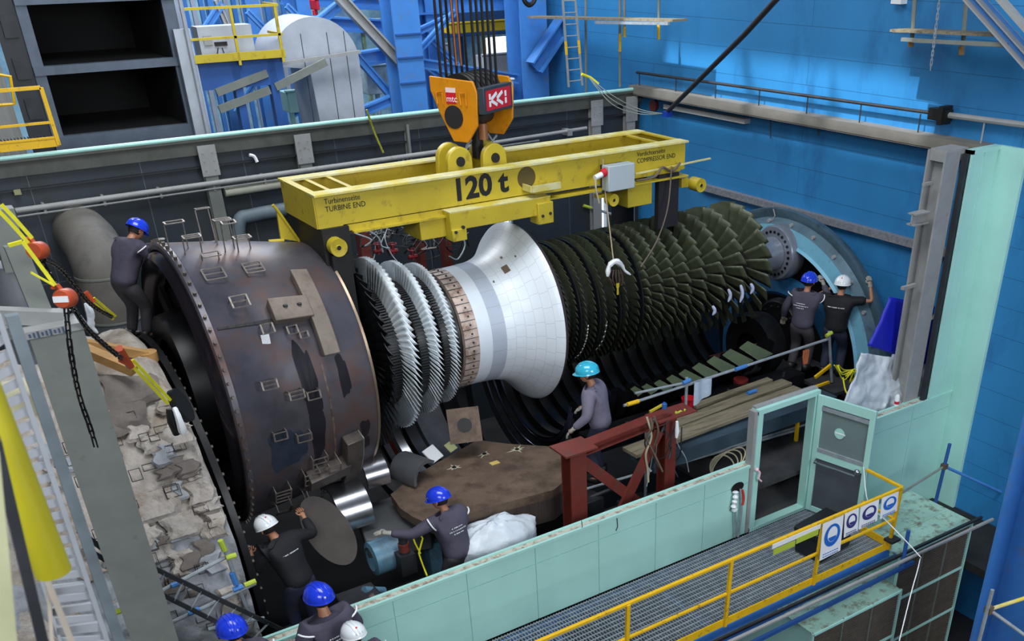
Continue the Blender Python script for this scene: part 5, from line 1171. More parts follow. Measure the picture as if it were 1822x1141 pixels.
# yellow-black rope on the back wall
m = MB(); m.tube(catmull([PY(652, 195, 18.2), PY(666, 235, 18.25), PY(682, 272, 18.2)], 5), .02, 6); tag(m.build('striped_rope', mat('rope_yellow_black', (150, 150, 40), .7, var=.6, scale=30)), 'yellow and black rope hanging over the back wall left of the hook block', 'rope')
p = PY(452, 278, 18.35); m = MB(); m.tube(catmull([p + Vector((-.08, 0, .03)), p, p + Vector((.03, -.02, -.1))], 3), .03, 6); tag(m.build('white_rag', white_paint), 'small white rag stuck on the dark back wall', 'rag')
p = PY(31, 342, 18.4); m = MB(); m.box(p, (.1, .03, .08)); tag(m.build('yellow_label', mat('pale_label', (150, 150, 110), .7)), 'small pale yellow plate on the back wall at far left', 'plate')
# blue control box with cords and thick cable at the corner
bxp = PX(1187, 203, 13.3)
t = thing('cable_junction_box', bxp, 'small blue junction box hanging in the blue corner with thin cords', 'box')
m = MB(); m.box(bxp, (.14, .16, .1)); m.build('box', mat('box_blue', (20, 60, 160), .4), t)
for k in range(3):
    m = MB(); m.tube(catmull([PY(1045, 135, 18.0), PY(1090, 170 + k * 8, 17.6), PY(1140, 195 + k * 4, 17.4), bxp + Vector((0, .05 * k, 0))], 6), .009, 5); m.build('cord', mat('cord_pale', (150, 160, 150), .6), t)
m = MB(); m.tube([PY(1035, 132, 18.0), PY(1050, 138, 18.0), PY(1065, 150, 17.9)], .03, 6); m.build('yellow_knot', sling_y, t)
a = PX(1375, 0, 10.5); m = MB(); up = bxp + (PX(1375, 0, 11.2) - bxp) * 1.6
m.tube([up, bxp.lerp(up, .5) + Vector((0, 0, -.06)), bxp + Vector((.02, 0, .05))], .045, 10); tag(m.build('thick_cable', mat('cable_black', (46, 38, 36), .5)), 'thick dark cable slanting up from the blue junction box to the top edge', 'cable')
p = PX(1161, 188, 13.85); m = MB(); m.lathe([(0, .001), (0, .12), (.1, .1), (.12, .001)], p, 'X', 16); tag(m.build('red_lamp', mat('dark_red_lamp', (96, 40, 40), .4)), 'dark red round lamp in the blue corner below the ledge', 'lamp')
# scaffolds hung on the blue wall
def scaffold(labels, pts, y0):
    pass
t = thing('wall_scaffold', (13.6, 18, 6), 'hanging scaffold platform with boards by the blue wall at top centre', 'scaffold')
m = MB(); m.bar(PX(950, 30, 13.2) , PX(1210, 36, 13.0), .35, .04); m.build('platform_board', wood, t)
m = MB(); m.bar(PX(1060, 40, 12.9), PX(1190, 42, 12.8), .05, .05); m.build('ledger', galv, t)
for px, y0, y1 in ((1043, 0, 165), (1103, 20, 155), (1111, -5, 62), (1172, -5, 68)):
    m = MB(); m.cyl(PX(px, y0, 13.4) + Vector((0, 0, .6)), PX(px, y1, 13.4), .028, 8); m.build('standard', grey_post, t)
for px, y0, y1 in ((1111, 48, 66), (1172, 40, 70), (1103, 60, 92)):
    m = MB(); m.cyl(PX(px, y0, 13.38), PX(px, y1, 13.38), .032, 8); m.build('yellow_end', yellow_rail, t)
l = thing('access_ladder', (13, 19, 5), 'aluminium ladder leaning in the blue corner beside the big blue column', 'ladder')
A0, A1 = PY(1000, -20, 19.0), PY(1012, 155, 19.0); B0, B1 = PY(1022, -20, 19.0), PY(1036, 152, 19.0)
for a, b in ((A0, A1), (B0, B1)): m = MB(); m.bar(a, b, .04, .03, (0, 1, 0)); m.build('rail', grey_light, l)
for k in range(9): m = MB(); f = k / 8.5; m.cyl(A0.lerp(A1, f), B0.lerp(B1, f), .012, 6); m.build('rung', grey_light, l)
for a, b in ((A0, A1), (B0, B1)): m = MB(); m.bar(a.lerp(b, .52), a.lerp(b, .66), .045, .035, (0, 1, 0)); m.build('yellow_band', yellow_rail, l)
t = thing('wall_scaffold', (13.6, 10, 6.5), 'hanging scaffold platform with boards by the blue wall at top right', 'scaffold')
m = MB(); m.bar(PX(1600, 53, 13.3), PX(1790, 62, 13.2), .4, .035); m.bar(PX(1600, 55, 13.55), PX(1800, 60, 13.5), .3, .03); m.build('platform_board', wood, t)
m = MB(); m.bar(PX(1605, 70, 13.1), PX(1800, 82, 13.0), .05, .05); m.bar(PX(1625, 72, 12.9), PX(1795, 80, 12.8), .05, .05); m.build('ledger', grey_post, t)
for px, y0, y1 in ((1622, -5, 84), (1712, -5, 98)):
    m = MB(); m.cyl(PX(px, y0, 13.4) + Vector((0, 0, .6)), PX(px, y1, 13.4), .032, 8); m.build('standard', grey_post, t)
    m = MB(); m.cyl(PX(px - 2, y1 - 16, 13.38), PX(px - 2, y1, 13.38), .038, 8); m.build('wooden_end', wood_new, t)
o_ = chain([PX(1674, -20, 12.6), PX(1664, 60, 12.6), PX(1655, 128, 12.6)], 'light_chain', galv, None, .05, .009); tag(o_, 'thin silver chain hanging in front of the blue wall at upper right', 'chain')
p = PX(1594, 2, 13.8); m = MB(); m.bx(p.x, 13.95, p.y - .1, p.y + .1, p.z - .04, p.z + .3); tag(m.build('white_wall_box', white_paint), 'small white box on the blue wall at the top edge', 'box')
t = thing('inclined_brace', (12.5, 9, 7), 'blue inclined steel brace in the upper right corner', 'brace')
a = PX(1735, 0, 12.8); b = PX(1835, 112, 12.8); d = (b - a)
for k, nm in ((-.11, 'flange'), (.11, 'flange')):
    m = MB(); m.bar(a - d * 3.2 + Vector((0, -k, 0)), b + d * .9 + Vector((0, -k, 0)), .22, .02, (0, 1, 0)); m.build(nm, grey_light, t)
m = MB(); m.bar(a - d * 3.2, b + d * .9, .02, .22, (0, 1, 0)); m.build('web', blue_steel, t)
m = MB(); m.bar(PX(1790, 0, 12.6) - d * 3, PX(1860, 90, 12.6) + d * .5, .12, .06, (0, 1, 0)); m.build('second_member', grey_light, t)
# ================================================================== STEELWORK AND DUCTS BEYOND THE BACK WALL
YB = 21.0
def pr(px, py, y=YB): return PY(px, py, y)
df = thing('rectangular_duct', (3.8, 21, 4.2), 'big dark rectangular duct with two open black mouths at the upper left', 'duct')
x0, x1 = 2.74, 4.95; zr = [(6.12, 7.08), (4.98, 6.0)]
m = MB()
m.bx(x0 - .18, x0, YB, YB + .12, 4.5, 7.4); m.bx(x1, x1 + .22, YB, YB + .12, 4.5, 7.4); m.bx(x0 - .18, x1 + .22, YB - .04, YB + .14, 5.99, 6.13); m.bx(x0 - .18, x1 + .22, YB - .04, YB + .12, 7.08, 7.18); m.bx(x0 - .18, x1 + .22, YB - .04, YB + .12, 4.4, 4.98)
m.build('front_frame', duct_dark, df)
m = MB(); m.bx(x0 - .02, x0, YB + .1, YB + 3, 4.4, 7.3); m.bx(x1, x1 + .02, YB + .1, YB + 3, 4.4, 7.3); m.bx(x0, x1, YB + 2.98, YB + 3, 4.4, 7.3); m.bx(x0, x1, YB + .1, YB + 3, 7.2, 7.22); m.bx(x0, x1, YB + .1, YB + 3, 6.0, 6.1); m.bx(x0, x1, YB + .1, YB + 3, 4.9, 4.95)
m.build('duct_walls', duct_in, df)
m = MB(); m.bx(x0 - .55, x0 - .18, YB + .04, YB + .1, 4.4, 7.4); m.build('side_panel', mat('duct_side_dark', (40, 44, 50), .5, var=.2), df)
for k in range(3):
    m = MB(); z = 5.3 + k * .65; m.bx(x0 - .46, x0 - .24, YB, YB + .04, z, z + .34); m.build('inspection_plate', dark_steel, df)
m = MB(); m.bx(1.2, 2.1, YB + .2, YB + .4, 3.5, 7.6); struct(m.build('wall_rear_strip', mat('rear_concrete', (140, 140, 136), .7, var=.2, scale=2, stretch=(8, 1, .4))))
# grey cladding strip right of the duct
m = MB(); m.bx(5.0, 5.3, YB - .2, YB - .1, 4.6, 6.6); m.cyl((5.22, YB - .25, 4.5), (5.22, YB - .25, 7.4), .04, 8); tag(m.build('narrow_cladding', duct_white), 'narrow pale cladding strip with pipe right of the black duct mouths', 'cladding')
# yellow platform on blue bracket
yp = thing('service_platform', (6.3, 21, 5.9), 'yellow railed service platform on blue steel beyond the back wall', 'platform')
YP = 20.8; c = [pr(340, 112, YP), pr(508, 100, YP)]
m = MB(); m.bx(c[0].x, c[1].x, YP, YP + .8, c[0].z - .03, c[0].z + .0); m.build('deck', dark_steel, yp)
m = MB(); m.bx(c[0].x, c[1].x, YP - .02, YP, c[0].z - .02, c[0].z + .12); m.build('toe_board', yellow, yp)
zt_ = pr(420, 12, YP).z
m = MB(); m.bar((c[0].x, YP, zt_), (c[1].x, YP, zt_), .045, .045); m.bar((c[1].x, YP, zt_), (c[1].x, YP + .8, zt_), .045, .045); m.bar((c[0].x, YP, zt_ - .5), (c[1].x, YP, zt_ - .5), .04, .04); m.bar((c[1].x, YP, zt_ - .5), (c[1].x, YP + .8, zt_ - .5), .04, .04); m.build('rail', yellow, yp)
for f in (0.02, .5, .97, ): x = c[0].x + (c[1].x - c[0].x) * f; m = MB(); m.bar((x, YP, c[0].z - (.1 if f > .1 else -.45)), (x, YP, zt_), .05, .04, (0, 1, 0)); m.build('post', yellow, yp)
m = MB(); m.bx(c[0].x + .1, c[1].x - .05, YP + .1, YP + .2, c[0].z - .5, c[0].z - .04); m.bx(c[0].x + .75, c[0].x + .9, YP + .1, YP + .3, 4.2, c[0].z); m.bx(c[1].x - .35, c[1].x - .2, YP + .1, YP + .3, 4.2, c[0].z); m.build('blue_bracket', blue_shade, yp)
# left yellow landing on the wall top
yl = thing('corner_landing', (1.2, 18.4, 5.2), 'yellow railed grating landing at the left edge on the back wall top', 'platform')
YL = 18.3; c0 = PY(-20, 270, YL); c1 = PY(105, 258, YL); zt_ = PY(80, 155, YL).z
m = MB(); m.bx(c0.x - 1, c1.x, YL, YL + .03, c1.z - .02, c1.z + .1); m.build('toe_board', yellow_rail, yl)
m = MB()
x = c0.x - .2
while x < c1.x: m.bx(x, x + .008, YL + .03, YL + 1.2, c1.z - .03, c1.z); x += .05
m.build('grating', dark_steel, yl)
m = MB(); m.bar((c0.x - 1, YL, zt_), (c1.x - .03, YL, zt_ ), .05, .05); m.bar((c0.x - 1, YL, zt_ - .5), (c1.x, YL, zt_ - .5), .035, .035); m.bar((c0.x - 1, YL, zt_ - .72), (c1.x, YL, zt_ - .72), .03, .03); m.build('rail', yellow_rail, yl)
m = MB(); m.bar((c1.x, YL, c1.z), (c1.x - .02, YL, zt_), .06, .05, (0, 1, 0)); m.build('post', yellow_rail, yl)
m = MB(); a = PY(-10, 132, 20); b = PY(18, 136, 20); d = PY(26, 185, 20); m.tube([a, b, d, PY(-10, 188, 20)], .03, 7); m.build('rear_hoop', yellow_rail, yl)
# white cladded dome duct
dd = thing('domed_duct', (7.8, 22, 4), 'pale aluminium clad duct with round top beyond the back wall', 'duct')
ce = pr(565, 112, 21.4); R_ = (pr(640, 112, 21.4).x - ce.x); pts = [(ce.x + R_ * math.cos(a), ce.z + R_ * .92 * math.sin(a)) for a in [PI * k / 20 for k in range(21)]]
pts += [(ce.x - R_, ce.z), (ce.x - R_ * .2, ce.z - .1), (ce.x - R_ * .1, 3.8), (ce.x + R_ * .95, 3.8)]
L = len(pts); m = MB(); vs = [(a, 21.4, b) for a, b in pts] + [(a, 22.6, b) for a, b in pts]
m.add(vs, [tuple(range(L)), tuple(range(L, 2 * L))[::-1]] + [(i, (i + 1) % L, L + (i + 1) % L, L + i) for i in range(L)]); m.build('cladding', duct_white, dd)
m = MB()
for fx in (-.3, .3, .7): m.bx(ce.x + R_ * fx, ce.x + R_ * fx + .012, 21.39, 21.4, 4.5, ce.z + R_ * .6)
m.build('seam', dark_steel, dd)
m = MB(); m.bar(pr(490, 115, 21.2), pr(640, 92, 21.2), .1, .06); m.build('edge_channel', grey_light, dd)
ac = thing('switch_cabinet', (5.9, 21.2, 6), 'white equipment cabinet with cables on the yellow platform', 'cabinet')
a = pr(355, 100, 21.5); b = pr(440, 42, 21.5)
m = MB(); m.bx(a.x, b.x, 21.3, 21.7, a.z - .05, b.z); m.build('body', duct_white, ac)
m = MB(); p = pr(393, 78, 21.28); m.box(p, (.24, .02, .07)); m.build('socket_block', black_paint, ac)
m = MB(); p = pr(370, 72, 21.28); m.box(p, (.16, .02, .16)); m.build('hinged_plate', grey_light, ac)
m = MB(); m.tube(catmull([pr(388, 85, 21.25), pr(384, 100, 21.25), pr(365, 104, 21.25)]), .01, 5); m.tube(catmull([pr(395, 85, 21.25), pr(400, 98, 21.25)]), .01, 5); m.build('cable', black_paint, ac)
# grey slanting stair channels
for k, (a, b) in enumerate((((385, 165), (475, 130)), ((390, 195), (480, 160)), ((490, 155), (580, 110)))):
    m = MB(); m.bar(pr(*a, 20.9), pr(*b, 20.9), .06, .14); tag(m.build('slanting_channel', grey_post), ['grey slanting channel below the yellow platform, upper of two', 'grey slanting channel below the yellow platform, lower of two', 'grey slanting channel in front of the domed duct'][k], 'beam')
# blue truss
bt = thing('blue_steel_frame', (9, 23, 2), 'blue steel frame of columns and cross bracing beyond the back wall', 'frame')
def col(px, w, y=22.5, top=12, nm='column', lo=1.2):
    p = pr(px, 90, y); m = MB(); m.ibeam((p.x, y, lo), (p.x, y, top), w, w, .05, (0, 1, 0)); m.build(nm, blue_steel, bt)
col(718, .62, 21.8); col(938, .72, 22.2); col(770, .36, 23.5); col(548, .3, 24); col(395, .28, 24); col(460, .3, 24.5)
for k, (a, b, w, y, mt) in enumerate((((590, -20), (720, 120), .22, 22, 1), ((640, -20), (540, 60), .18, 22.4, 0), ((600, 60), (700, 175), .16, 22.4, 0), ((640, 105), (700, 95), .3, 22.6, 0), ((700, 175), (640, 200), .2, 22.2, 0),
        ((720, 108), (920, 140), .22, 22.2, 0), ((720, 5), (920, -5), .5, 23.5, 0), ((735, 60), (800, 30), .14, 22.8, 0), ((735, 100), (800, 150), .14, 22.8, 0), ((745, 90), (810, 20), .12, 22.6, 0), ((735, 40), (860, 160), .12, 23, 0),
        ((1050, -30), (950, 120), .34, 21.6, 0), ((1100, -30), (1040, 70), .22, 21.2, 0), ((560, 60), (510, 10), .12, 23, 0), ((360, 60), (395, 5), .14, 23.5, 0), ((410, 60), (385, 0), .12, 23.5, 1), ((440, 20), (480, 60), .12, 23, 0), ((660, -20), (720, 50), .12, 22.8, 1), ((540, 40), (700, 48), .3, 24, 0), ((350, 110), (480, 110), .2, 23, 0), ((420, 200), (470, 120), .1, 23, 0), ((520, 205), (640, 130), .12, 24, 0), ((500, -5), (700, 8), .3, 25, 0))):
    m = MB(); m.ibeam(pr(*a, y), pr(*b, y), w, w, .04); m.build('brace', blue_steel if not mt else grey_light, bt)
for z in (5.25, 5.75, 6.2):
    p = pr(718, 90, 21.8); m = MB(); m.bx(p.x - .3, p.x + .3, 21.45, 21.5, z, z + .03); m.build('stiffener', blue_shade, bt)
# things deeper in the bay
far = [('white_tank', duct_white, (860, 100), (915, 135), 26, 'white tank behind the blue column right of the hook ropes', 'tank'), ('pale_window_panel', day_m, (870, 70), (912, 128), 30, 'bright pale panel seen between hook ropes and the blue column', 'panel'),
       ('green_cabinet', teal, (510, 165), (535, 200), 23, 'pale green cabinet below the domed duct', 'cabinet'), ('yellow_beam', yellow, (800, 44), (930, 52), 27, 'far yellow beam crossing behind the hook ropes', 'beam'), ('pale_machine', mat('pale_machine', (150, 170, 180), .5, var=.4, scale=4), (650, 120), (700, 165), 25, 'pale machinery glimpsed left of the blue column', 'machine'),
       ('far_walkway', mat('far_walkway_green', (130, 150, 120), .5, var=.5, scale=6), (610, 40), (690, 52), 27, 'far walkway with railing between the blue braces', 'walkway'), ('far_white_unit', duct_white, (735, 85), (800, 110), 27, 'far pale unit behind the blue braces', 'unit'), ('blue_tank', blue_shade, (740, 20), (905, 60), 28, 'dark blue beam block far behind the hook ropes', 'block'), ('low_white_unit', mat('low_unit', (200, 210, 220), .5), (892, 145), (915, 170), 21, 'white unit behind the wall beside the hook sign', 'unit'), ('red_standpipe', red_sign, (562, 0), (570, 18), 24, 'small red pipe at the top between blue braces', 'pipe'), ('yellow_unit', yellow, (526, 8), (546, 20), 25, 'small yellow unit at the top among the blue steel', 'unit')]
for nm, mt, a, b, y, lab, ca in far:
    p, q = pr(*a, y), pr(*b, y); m = MB(); m.bx(min(p.x, q.x), max(p.x, q.x), y, y + .5, min(p.z, q.z), max(p.z, q.z)); m.bx(min(p.x, q.x) - .03, max(p.x, q.x) + .03, y - .03, y + .1, max(p.z, q.z), max(p.z, q.z) + .05); m.bx((p.x + q.x) / 2 - .05, (p.x + q.x) / 2 + .05, y + .2, y + .3, 1.2, min(p.z, q.z)); tag(m.build(nm, mt, bevel=.02), lab, ca)
for k in range(14):
    px = 345 + k * 14; p = pr(px, 150, 26); m = MB(); m.bx(p.x - .05, p.x + .05, 26, 26.1, 1.2, 9); m.build('far_mullion', blue_steel if k % 2 else duct_white, bt)
# dark small hook at the top
p = pr(942, 2, 14); m = MB(); m.tube(catmull([p + Vector((-.07, 0, .2)), p + Vector((-.09, 0, .02)), p + Vector((0, 0, -.05)), p + Vector((.09, 0, .02)), p + Vector((.07, 0, .2))]), .035, 8); m.cyl(p + Vector((0, 0, .15)), p + Vector((0, 0, 3)), .02, 6); tag(m.build('small_crane_hook', black_paint), 'small black crane hook at the top edge in front of the blue column', 'hook')

# ================================================================== RIGHT INNER DECK
rf = thing('red_steel_frame', (7.5, 10.5, 0), 'red oxide steel trestle with crossed braces beside the worker in the cyan helmet', 'frame')
YR = 9.95
A = PY(1020, 795, YR); B = PY(1180, 738, YR)
xa, xb = A.x, PY(1195, 740, YR).x; zt = PY(1020, 795, YR).z - .02
m = MB(); m.ibeam((xa, YR, -.2), (xa, YR, zt), .26, .24, .02, (0, 1, 0)); m.build('left_post', red_oxide, rf)
m = MB(); m.bx(xa - .26, xa + .26, YR - .22, YR + .2, zt, zt + .025); m.build('cap_plate', red_oxide, rf)
m = MB(); m.ibeam((xa, YR, zt - .06), (xb, YR + .1, zt - .02), .2, .14, .02); m.build('top_beam', red_oxide, rf)
m = MB(); m.ibeam((xb, YR + .1, -.2), (xb, YR + .1, zt), .2, .2, .02, (0, 1, 0)); m.build('right_post', red_oxide, rf)
m = MB(); m.bar((xa + .1, YR - .03, zt - .2), (xb, YR, .2), .05, .16); m.build('brace', red_oxide, rf)
m = MB(); m.bar((xa + .35, YR - .08, .2), (xb - .25, YR - .03, zt - .15), .05, .16); m.build('brace', red_oxide, rf)
m = MB(); m.bx(xb - .3, xb + .4, YR - .1, YR + .25, zt, zt + .02); m.build('end_plate', red_oxide, rf)
# tools on the frame end
for k, (px, py, mt, nm, lab) in enumerate(((1182, 722, blue_shade, 'small_jar', 'small dark blue jar on the red frame end'), (1168, 727, yellow, 'yellow_level', 'yellow bar lying on the red frame end'), (1210, 735, lime, 'lime_glove', 'lime coloured glove at the red frame end'))):
    p = PY(px, py, YR); m = MB()
    if k == 1: m.bar(p + Vector((-.12, 0, -.02)), p + Vector((.14, .02, .02)), .03, .03)
    elif k == 0: m.lathe([(-.04, .001), (-.04, .04), (.03, .04), (.04, .02), (.05, .02), (.05, .001)], p, 'Z', 14)
    else:
        for j in range(4): m.tube([p + Vector((-.08, 0, j * .012)), p + Vector((.03 + .02 * j, .03, .01 - j * .02)), p + Vector((.09, 0, -.03 + j * .02))], .016, 6)
    tag(m.build(nm, mt), lab, nm.split('_')[1])
t = thing('hose_bunch', PY(1175, 760, 9.9), 'bunch of thin hoses and wires hanging at the right end of the red frame', 'hoses')
rg = random.Random(31)
for k in range(12):
    p = PY(rg.uniform(1150, 1215), rg.uniform(740, 760), 9.75 + rg.uniform(0, .3)); pts = [p]
    for j in range(4): pts.append(pts[-1] + Vector((rg.uniform(-.12, .12), rg.uniform(-.08, .08), rg.uniform(-.32, -.05))))
    m = MB(); m.tube(catmull(pts, 5), rg.choice([.008, .012, .018]), 5); m.build('hose', rg.choice([cable_cream, dark_steel, rust_flange, galv]), t)
p = PY(1204, 768, 9.8); m = MB(); m.tube([p + Vector((0, 0, .16)), p + Vector((.01, 0, 0)), p + Vector((0, 0, -.1))], [.02, .035, .02], 7); tag(m.build('white_cloth', white_paint), 'small white cloth hanging at the right end of the red frame', 'cloth')
for k, (px, py, ln) in enumerate(((1296, 515, .22), (1318, 508, .3), (1336, 505, .18), (1268, 545, .16))):  # small pale blue strips set among the front blades
    p = PY(px, py, 11.9); m = MB(); m.tube(catmull([p, p + Vector((.04, -.02, -ln * .5)), p + Vector((.02, .01, -ln))], 3), [.02, .028, .03, .026, .03, .02, .012], 6); tag(m.build('blue_white_rag', mat('rag_pale_blue', (186, 196, 226), .7)), ['pale blue rag between the front compressor blades, second from left', 'pale blue rag between the front compressor blades, longest of four', 'pale blue rag between the front compressor blades, rightmost', 'pale blue rag between the front compressor blades, leftmost'][k], 'rag')
# scaffold rail system in front of the compressor
sr = thing('deck_scaffold', (9.2, 10.9, 1), 'scaffold handrail with blue and yellow tubes along the compressor side', 'scaffold')
YS = 10.95
for a, b, r in (((1110, 722), (1475, 603), .024), ((1130, 700), (1225, 680), .02), ((1222, 672), (1218, 775), .026), ((1475, 590), (1480, 680), .026), ((1160, 838), (1420, 765), .024), ((1010, 880), (1470, 745), .02)):
    y = YS if b[1] < 700 or a[0] > 1200 else 10.4
    m = MB(); m.cyl(PY(*a, y), PY(*b, y), r, 8); m.build('tube', galv, sr)
for a, b, mt in (((1116, 720), (1136, 714), yellow_rail), ((1308, 658), (1328, 651), blue_steel), ((1330, 700), (1345, 695), blue_steel), ((1470, 598), (1480, 592), lime), ((1215, 682), (1228, 676), blue_steel), ((1212, 762), (1226, 758), blue_steel), ((1305, 795), (1335, 787), blue_steel), ((1195, 828), (1212, 822), yellow_rail)):
    m = MB(); m.cyl(PY(*a, YS - .03), PY(*b, YS - .03), .034, 8); m.build('coupling', mt, sr)
m = MB(); a = PY(1426, 697, 10.6); b = PY(1475, 680, 10.6); m.bar(a, b, .04, .04); m.bar(PY(1420, 740, 10.3), PY(1415, 800, 10.3), .05, .05, (0, 1, 0)); m.bar(PY(1450, 672, 10.8), PY(1478, 650, 10.8), .04, .05); m.build('yellow_tube', yellow_rail, sr)
for k, (q, dy) in enumerate((((1195, 745), 0), ((1150, 770), 0))):
    p = PY(*q, 10.4); m = MB(); m.cyl(p + Vector((0, 0, .15)), p + Vector((0, 0, -1.5)), .024, 8); m.build('standard', galv, sr)
# planks
pl = [((1120, 806), (1425, 694), .34, 1.38), ((1200, 756), (1400, 680), .24, 1.38), ((1235, 724), (1370, 676), .14, 1.40)]
labs = ['widest weathered plank on the inner deck, nearest to the door frame', 'weathered plank on the inner deck, middle of three', 'weathered plank on the inner deck, nearest to the compressor']
for (a, b, w, z), lab in zip(pl, labs):
    m = MB(); m.bar(PZ(*a, z), PZ(*b, z), w, .06); tag(m.build('scaffold_plank', wood, bevel=.006), lab, 'plank')
m = MB(); m.bx(8.0, 11.9, 10.15, 10.75, 1.06, 1.3); tag(m.build('deck_girder', mat('deck_blue_grey', (54, 70, 82), .5, var=.3)), 'dark blue-grey girder under the weathered planks on the inner deck', 'girder')
# towel, red bucket, cable coil, orange gloves
p = PY(1235, 672, YS); t = thing('towel', p, 'pale blue-white towel hanging over the scaffold rail', 'towel')
m = MB(); vs = []; fs = []
for i in range(9):
    for j in range(7):
        u = i / 8; v = j / 6; q = PY(1234, 680, YS - .05).lerp(PY(1264, 671, YS - .05), u); vs.append((q.x, q.y - .02 * math.sin(u * 9) - .03, q.z - v * (.40 - .12 * u)))
for i in range(8):
    for j in range(6): b = i * 7 + j; fs.append((b, b + 1, b + 8, b + 7))
n0 = len(vs); vs += [(x, y + .012, z) for x, y, z in vs]; fs += [tuple(n0 + i for i in f[::-1]) for f in fs]; m.add(vs, fs, True); m.build('cloth', mat('towel_blue', (176, 192, 210), .8, var=.1, scale=20), t)
p = PY(1225, 712, 11.2); m = MB(); m.lathe([(0, .001), (0, .1), (.14, .12), (.14, .11), (.02, .09), (.02, .001)], p + Vector((0, 0, -.1)), 'Z', 20); tag(m.build('red_bucket', red_sign), 'red bucket behind the towel on the scaffold rail', 'bucket')
p = PY(1318, 678, 11.6); m = MB(); m.lathe([(-.04, .001), (-.04, .13), (.04, .13), (.04, .001)], p, 'Z', 22); tag(m.build('red_drum', mat('lid_red', (120, 36, 30), .5)), 'low dark red round drum on the deck behind the planks', 'lid')
t = thing('cable_coil', PY(1285, 835, 10.2), 'coiled pale steel cable lying behind the green wall', 'coil')
for k in range(4):
    m = MB(); c = PY(1285 + k * 4, 832 - k * 3, 10.2); m.tube([c + Vector((.24 * math.cos(a) * (1 + .12 * k), .12 * math.sin(a), .16 * math.sin(a + k * .3))) for a in [2 * PI * j / 24 for j in range(25)]], .012, 6); m.build('loop', cable_cream, t)
t = thing('orange_gloves', PY(1435, 640, 11.1), 'orange gloves hanging on the scaffold in front of the grey-clad worker at right', 'gloves')
m = MB(); p = PY(1434, 628, 11.0)
for j in range(3): m.tube([p + Vector((.05 * j - .05, 0, .05)), p + Vector((.05 * j - .06, -.01, -.05)), p + Vector((.03 * j - .02, 0, -.2))], .022, 6)
m.build('glove', mat('glove_orange', (190, 110, 70), .7), t)
# red parts and flanges near the shaft
m = MB(); a = PZ(1260, 640, 1.0); m.bar(PZ(1270, 640, 1.0), PZ(1400, 605, 1.0), .3, .06); tag(m.build('red_beam', red_oxide), 'dark red beam lying at the right end of the compressor half', 'beam')
m = MB(); m.bar(PZ(1365, 615, 1.05), PZ(1400, 635, 1.05), .28, .03); tag(m.build('red_plate', mat('plate_red', (130, 44, 36), .5)), 'red plate beside the feet of the grey-clad worker at right', 'plate')
# plastic sheets and tarps at right
def drape(name, quad, mt, lab, amp=.06, n=22, freq=6, thick=.02):
    A, B, C_, D = [Vector(q) for q in quad]; m = MB(); vs = []; fs = []
    nr = (B - A).cross(D - A).normalized()
    for i in range(n + 1):
        for j in range(n + 1):
            u = i / n; v = j / n; p = A.lerp(B, u).lerp(D.lerp(C_, u), v); w = mathutils.noise.noise(p * freq * .35) + .5 * mathutils.noise.noise(p * freq)
            e = mathutils.noise.noise(Vector((u * 5, v * 5, amp * 50))) * amp * 1.2
            p = p + nr * w * amp + (B - A).normalized() * e; p.x = min(p.x, 13.86); vs.append(p)
    for i in range(n):
        for j in range(n): b = i * (n + 1) + j; fs.append((b, b + 1, b + n + 2, b + n + 1))
    m.add(vs, fs, True); o = m.build(name, mt); s = o.modifiers.new('s', 'SOLIDIFY'); s.thickness = thick; tag(o, lab, 'sheet'); return o
drape('blue_tarpaulin', (PY(1582, 528, 10.0), PY(1676, 548, 9.96), PY(1668, 655, 9.88), PY(1543, 615, 9.92)), tarp_b, 'bright blue tarpaulin behind the pale column near the blue wall', .02, 18, 3)
drape('plastic_sheet', (PY(1532, 628, 9.86), PY(1612, 640, 9.84), PY(1600, 738, 9.62), PY(1500, 730, 9.66)), tarp_w, 'crumpled translucent plastic sheet left of the pale column', .07, 30, 8)
drape('plastic_sheet', (PY(1585, 632, 10.1), PY(1655, 645, 9.95), PY(1648, 712, 9.72), PY(1530, 748, 9.6)), tarp_w, 'crumpled plastic sheet at the foot of the pale column by the green wall', .10, 30, 8)
# plastic bag behind the front worker
c = PY(880, 965, 10.1); m = MB(); vs = []; n1, n2 = 36, 20
for i in range(n2 + 1):
    t_ = PI * i / n2
    for j in range(n1):
        a = 2 * PI * j / n1; r = 1 + .16 * mathutils.noise.noise(Vector((math.cos(a) * 2, math.sin(a) * 2, t_ * 2))) + .08 * abs(math.sin(a * 5 + t_ * 3))
        vs.append(c + Vector((.62 * r * math.sin(t_) * math.cos(a), .32 * r * math.sin(t_) * math.sin(a), .34 * r * math.cos(t_))))
fs = [(i * n1 + j, i * n1 + (j + 1) % n1, (i + 1) * n1 + (j + 1) % n1, (i + 1) * n1 + j) for i in range(n2) for j in range(n1)]
m.add(vs, fs, True); tag(m.build('plastic_bag', tarp_w), 'white crumpled plastic bag behind the green wall right of the front worker', 'bag')
# tangled yellow rope at the plastic sheet
t = thing('yellow_rope_tangle', PY(1510, 660, 10.4), 'tangled yellow rope hanging on the scaffold by the plastic sheet', 'rope')
rg = random.Random(11)
for k in range(4):
    pts = [PY(1488 + rg.uniform(-4, 6), 650, 10.35)]
    for px, py in ((1500, 668), (1520, 655), (1510, 680), (1525, 665)): pts.append(PY(px + rg.uniform(-8, 8), py + rg.uniform(-10, 10), 10.3 + rg.uniform(-.1, .1)))
    m = MB(); m.tube(catmull(pts, 6), .012, 5); m.build('strand', sling_y, t)
m = MB(); m.tube(catmull([PY(1500, 672, 10.2), PY(1507, 700, 10.0), PY(1530, 712, 9.9), PY(1548, 690, 10.0), PY(1552, 650, 10.2), PY(1540, 640, 10.4)], 8), .014, 6); m.build('long_loop', sling_y, t)
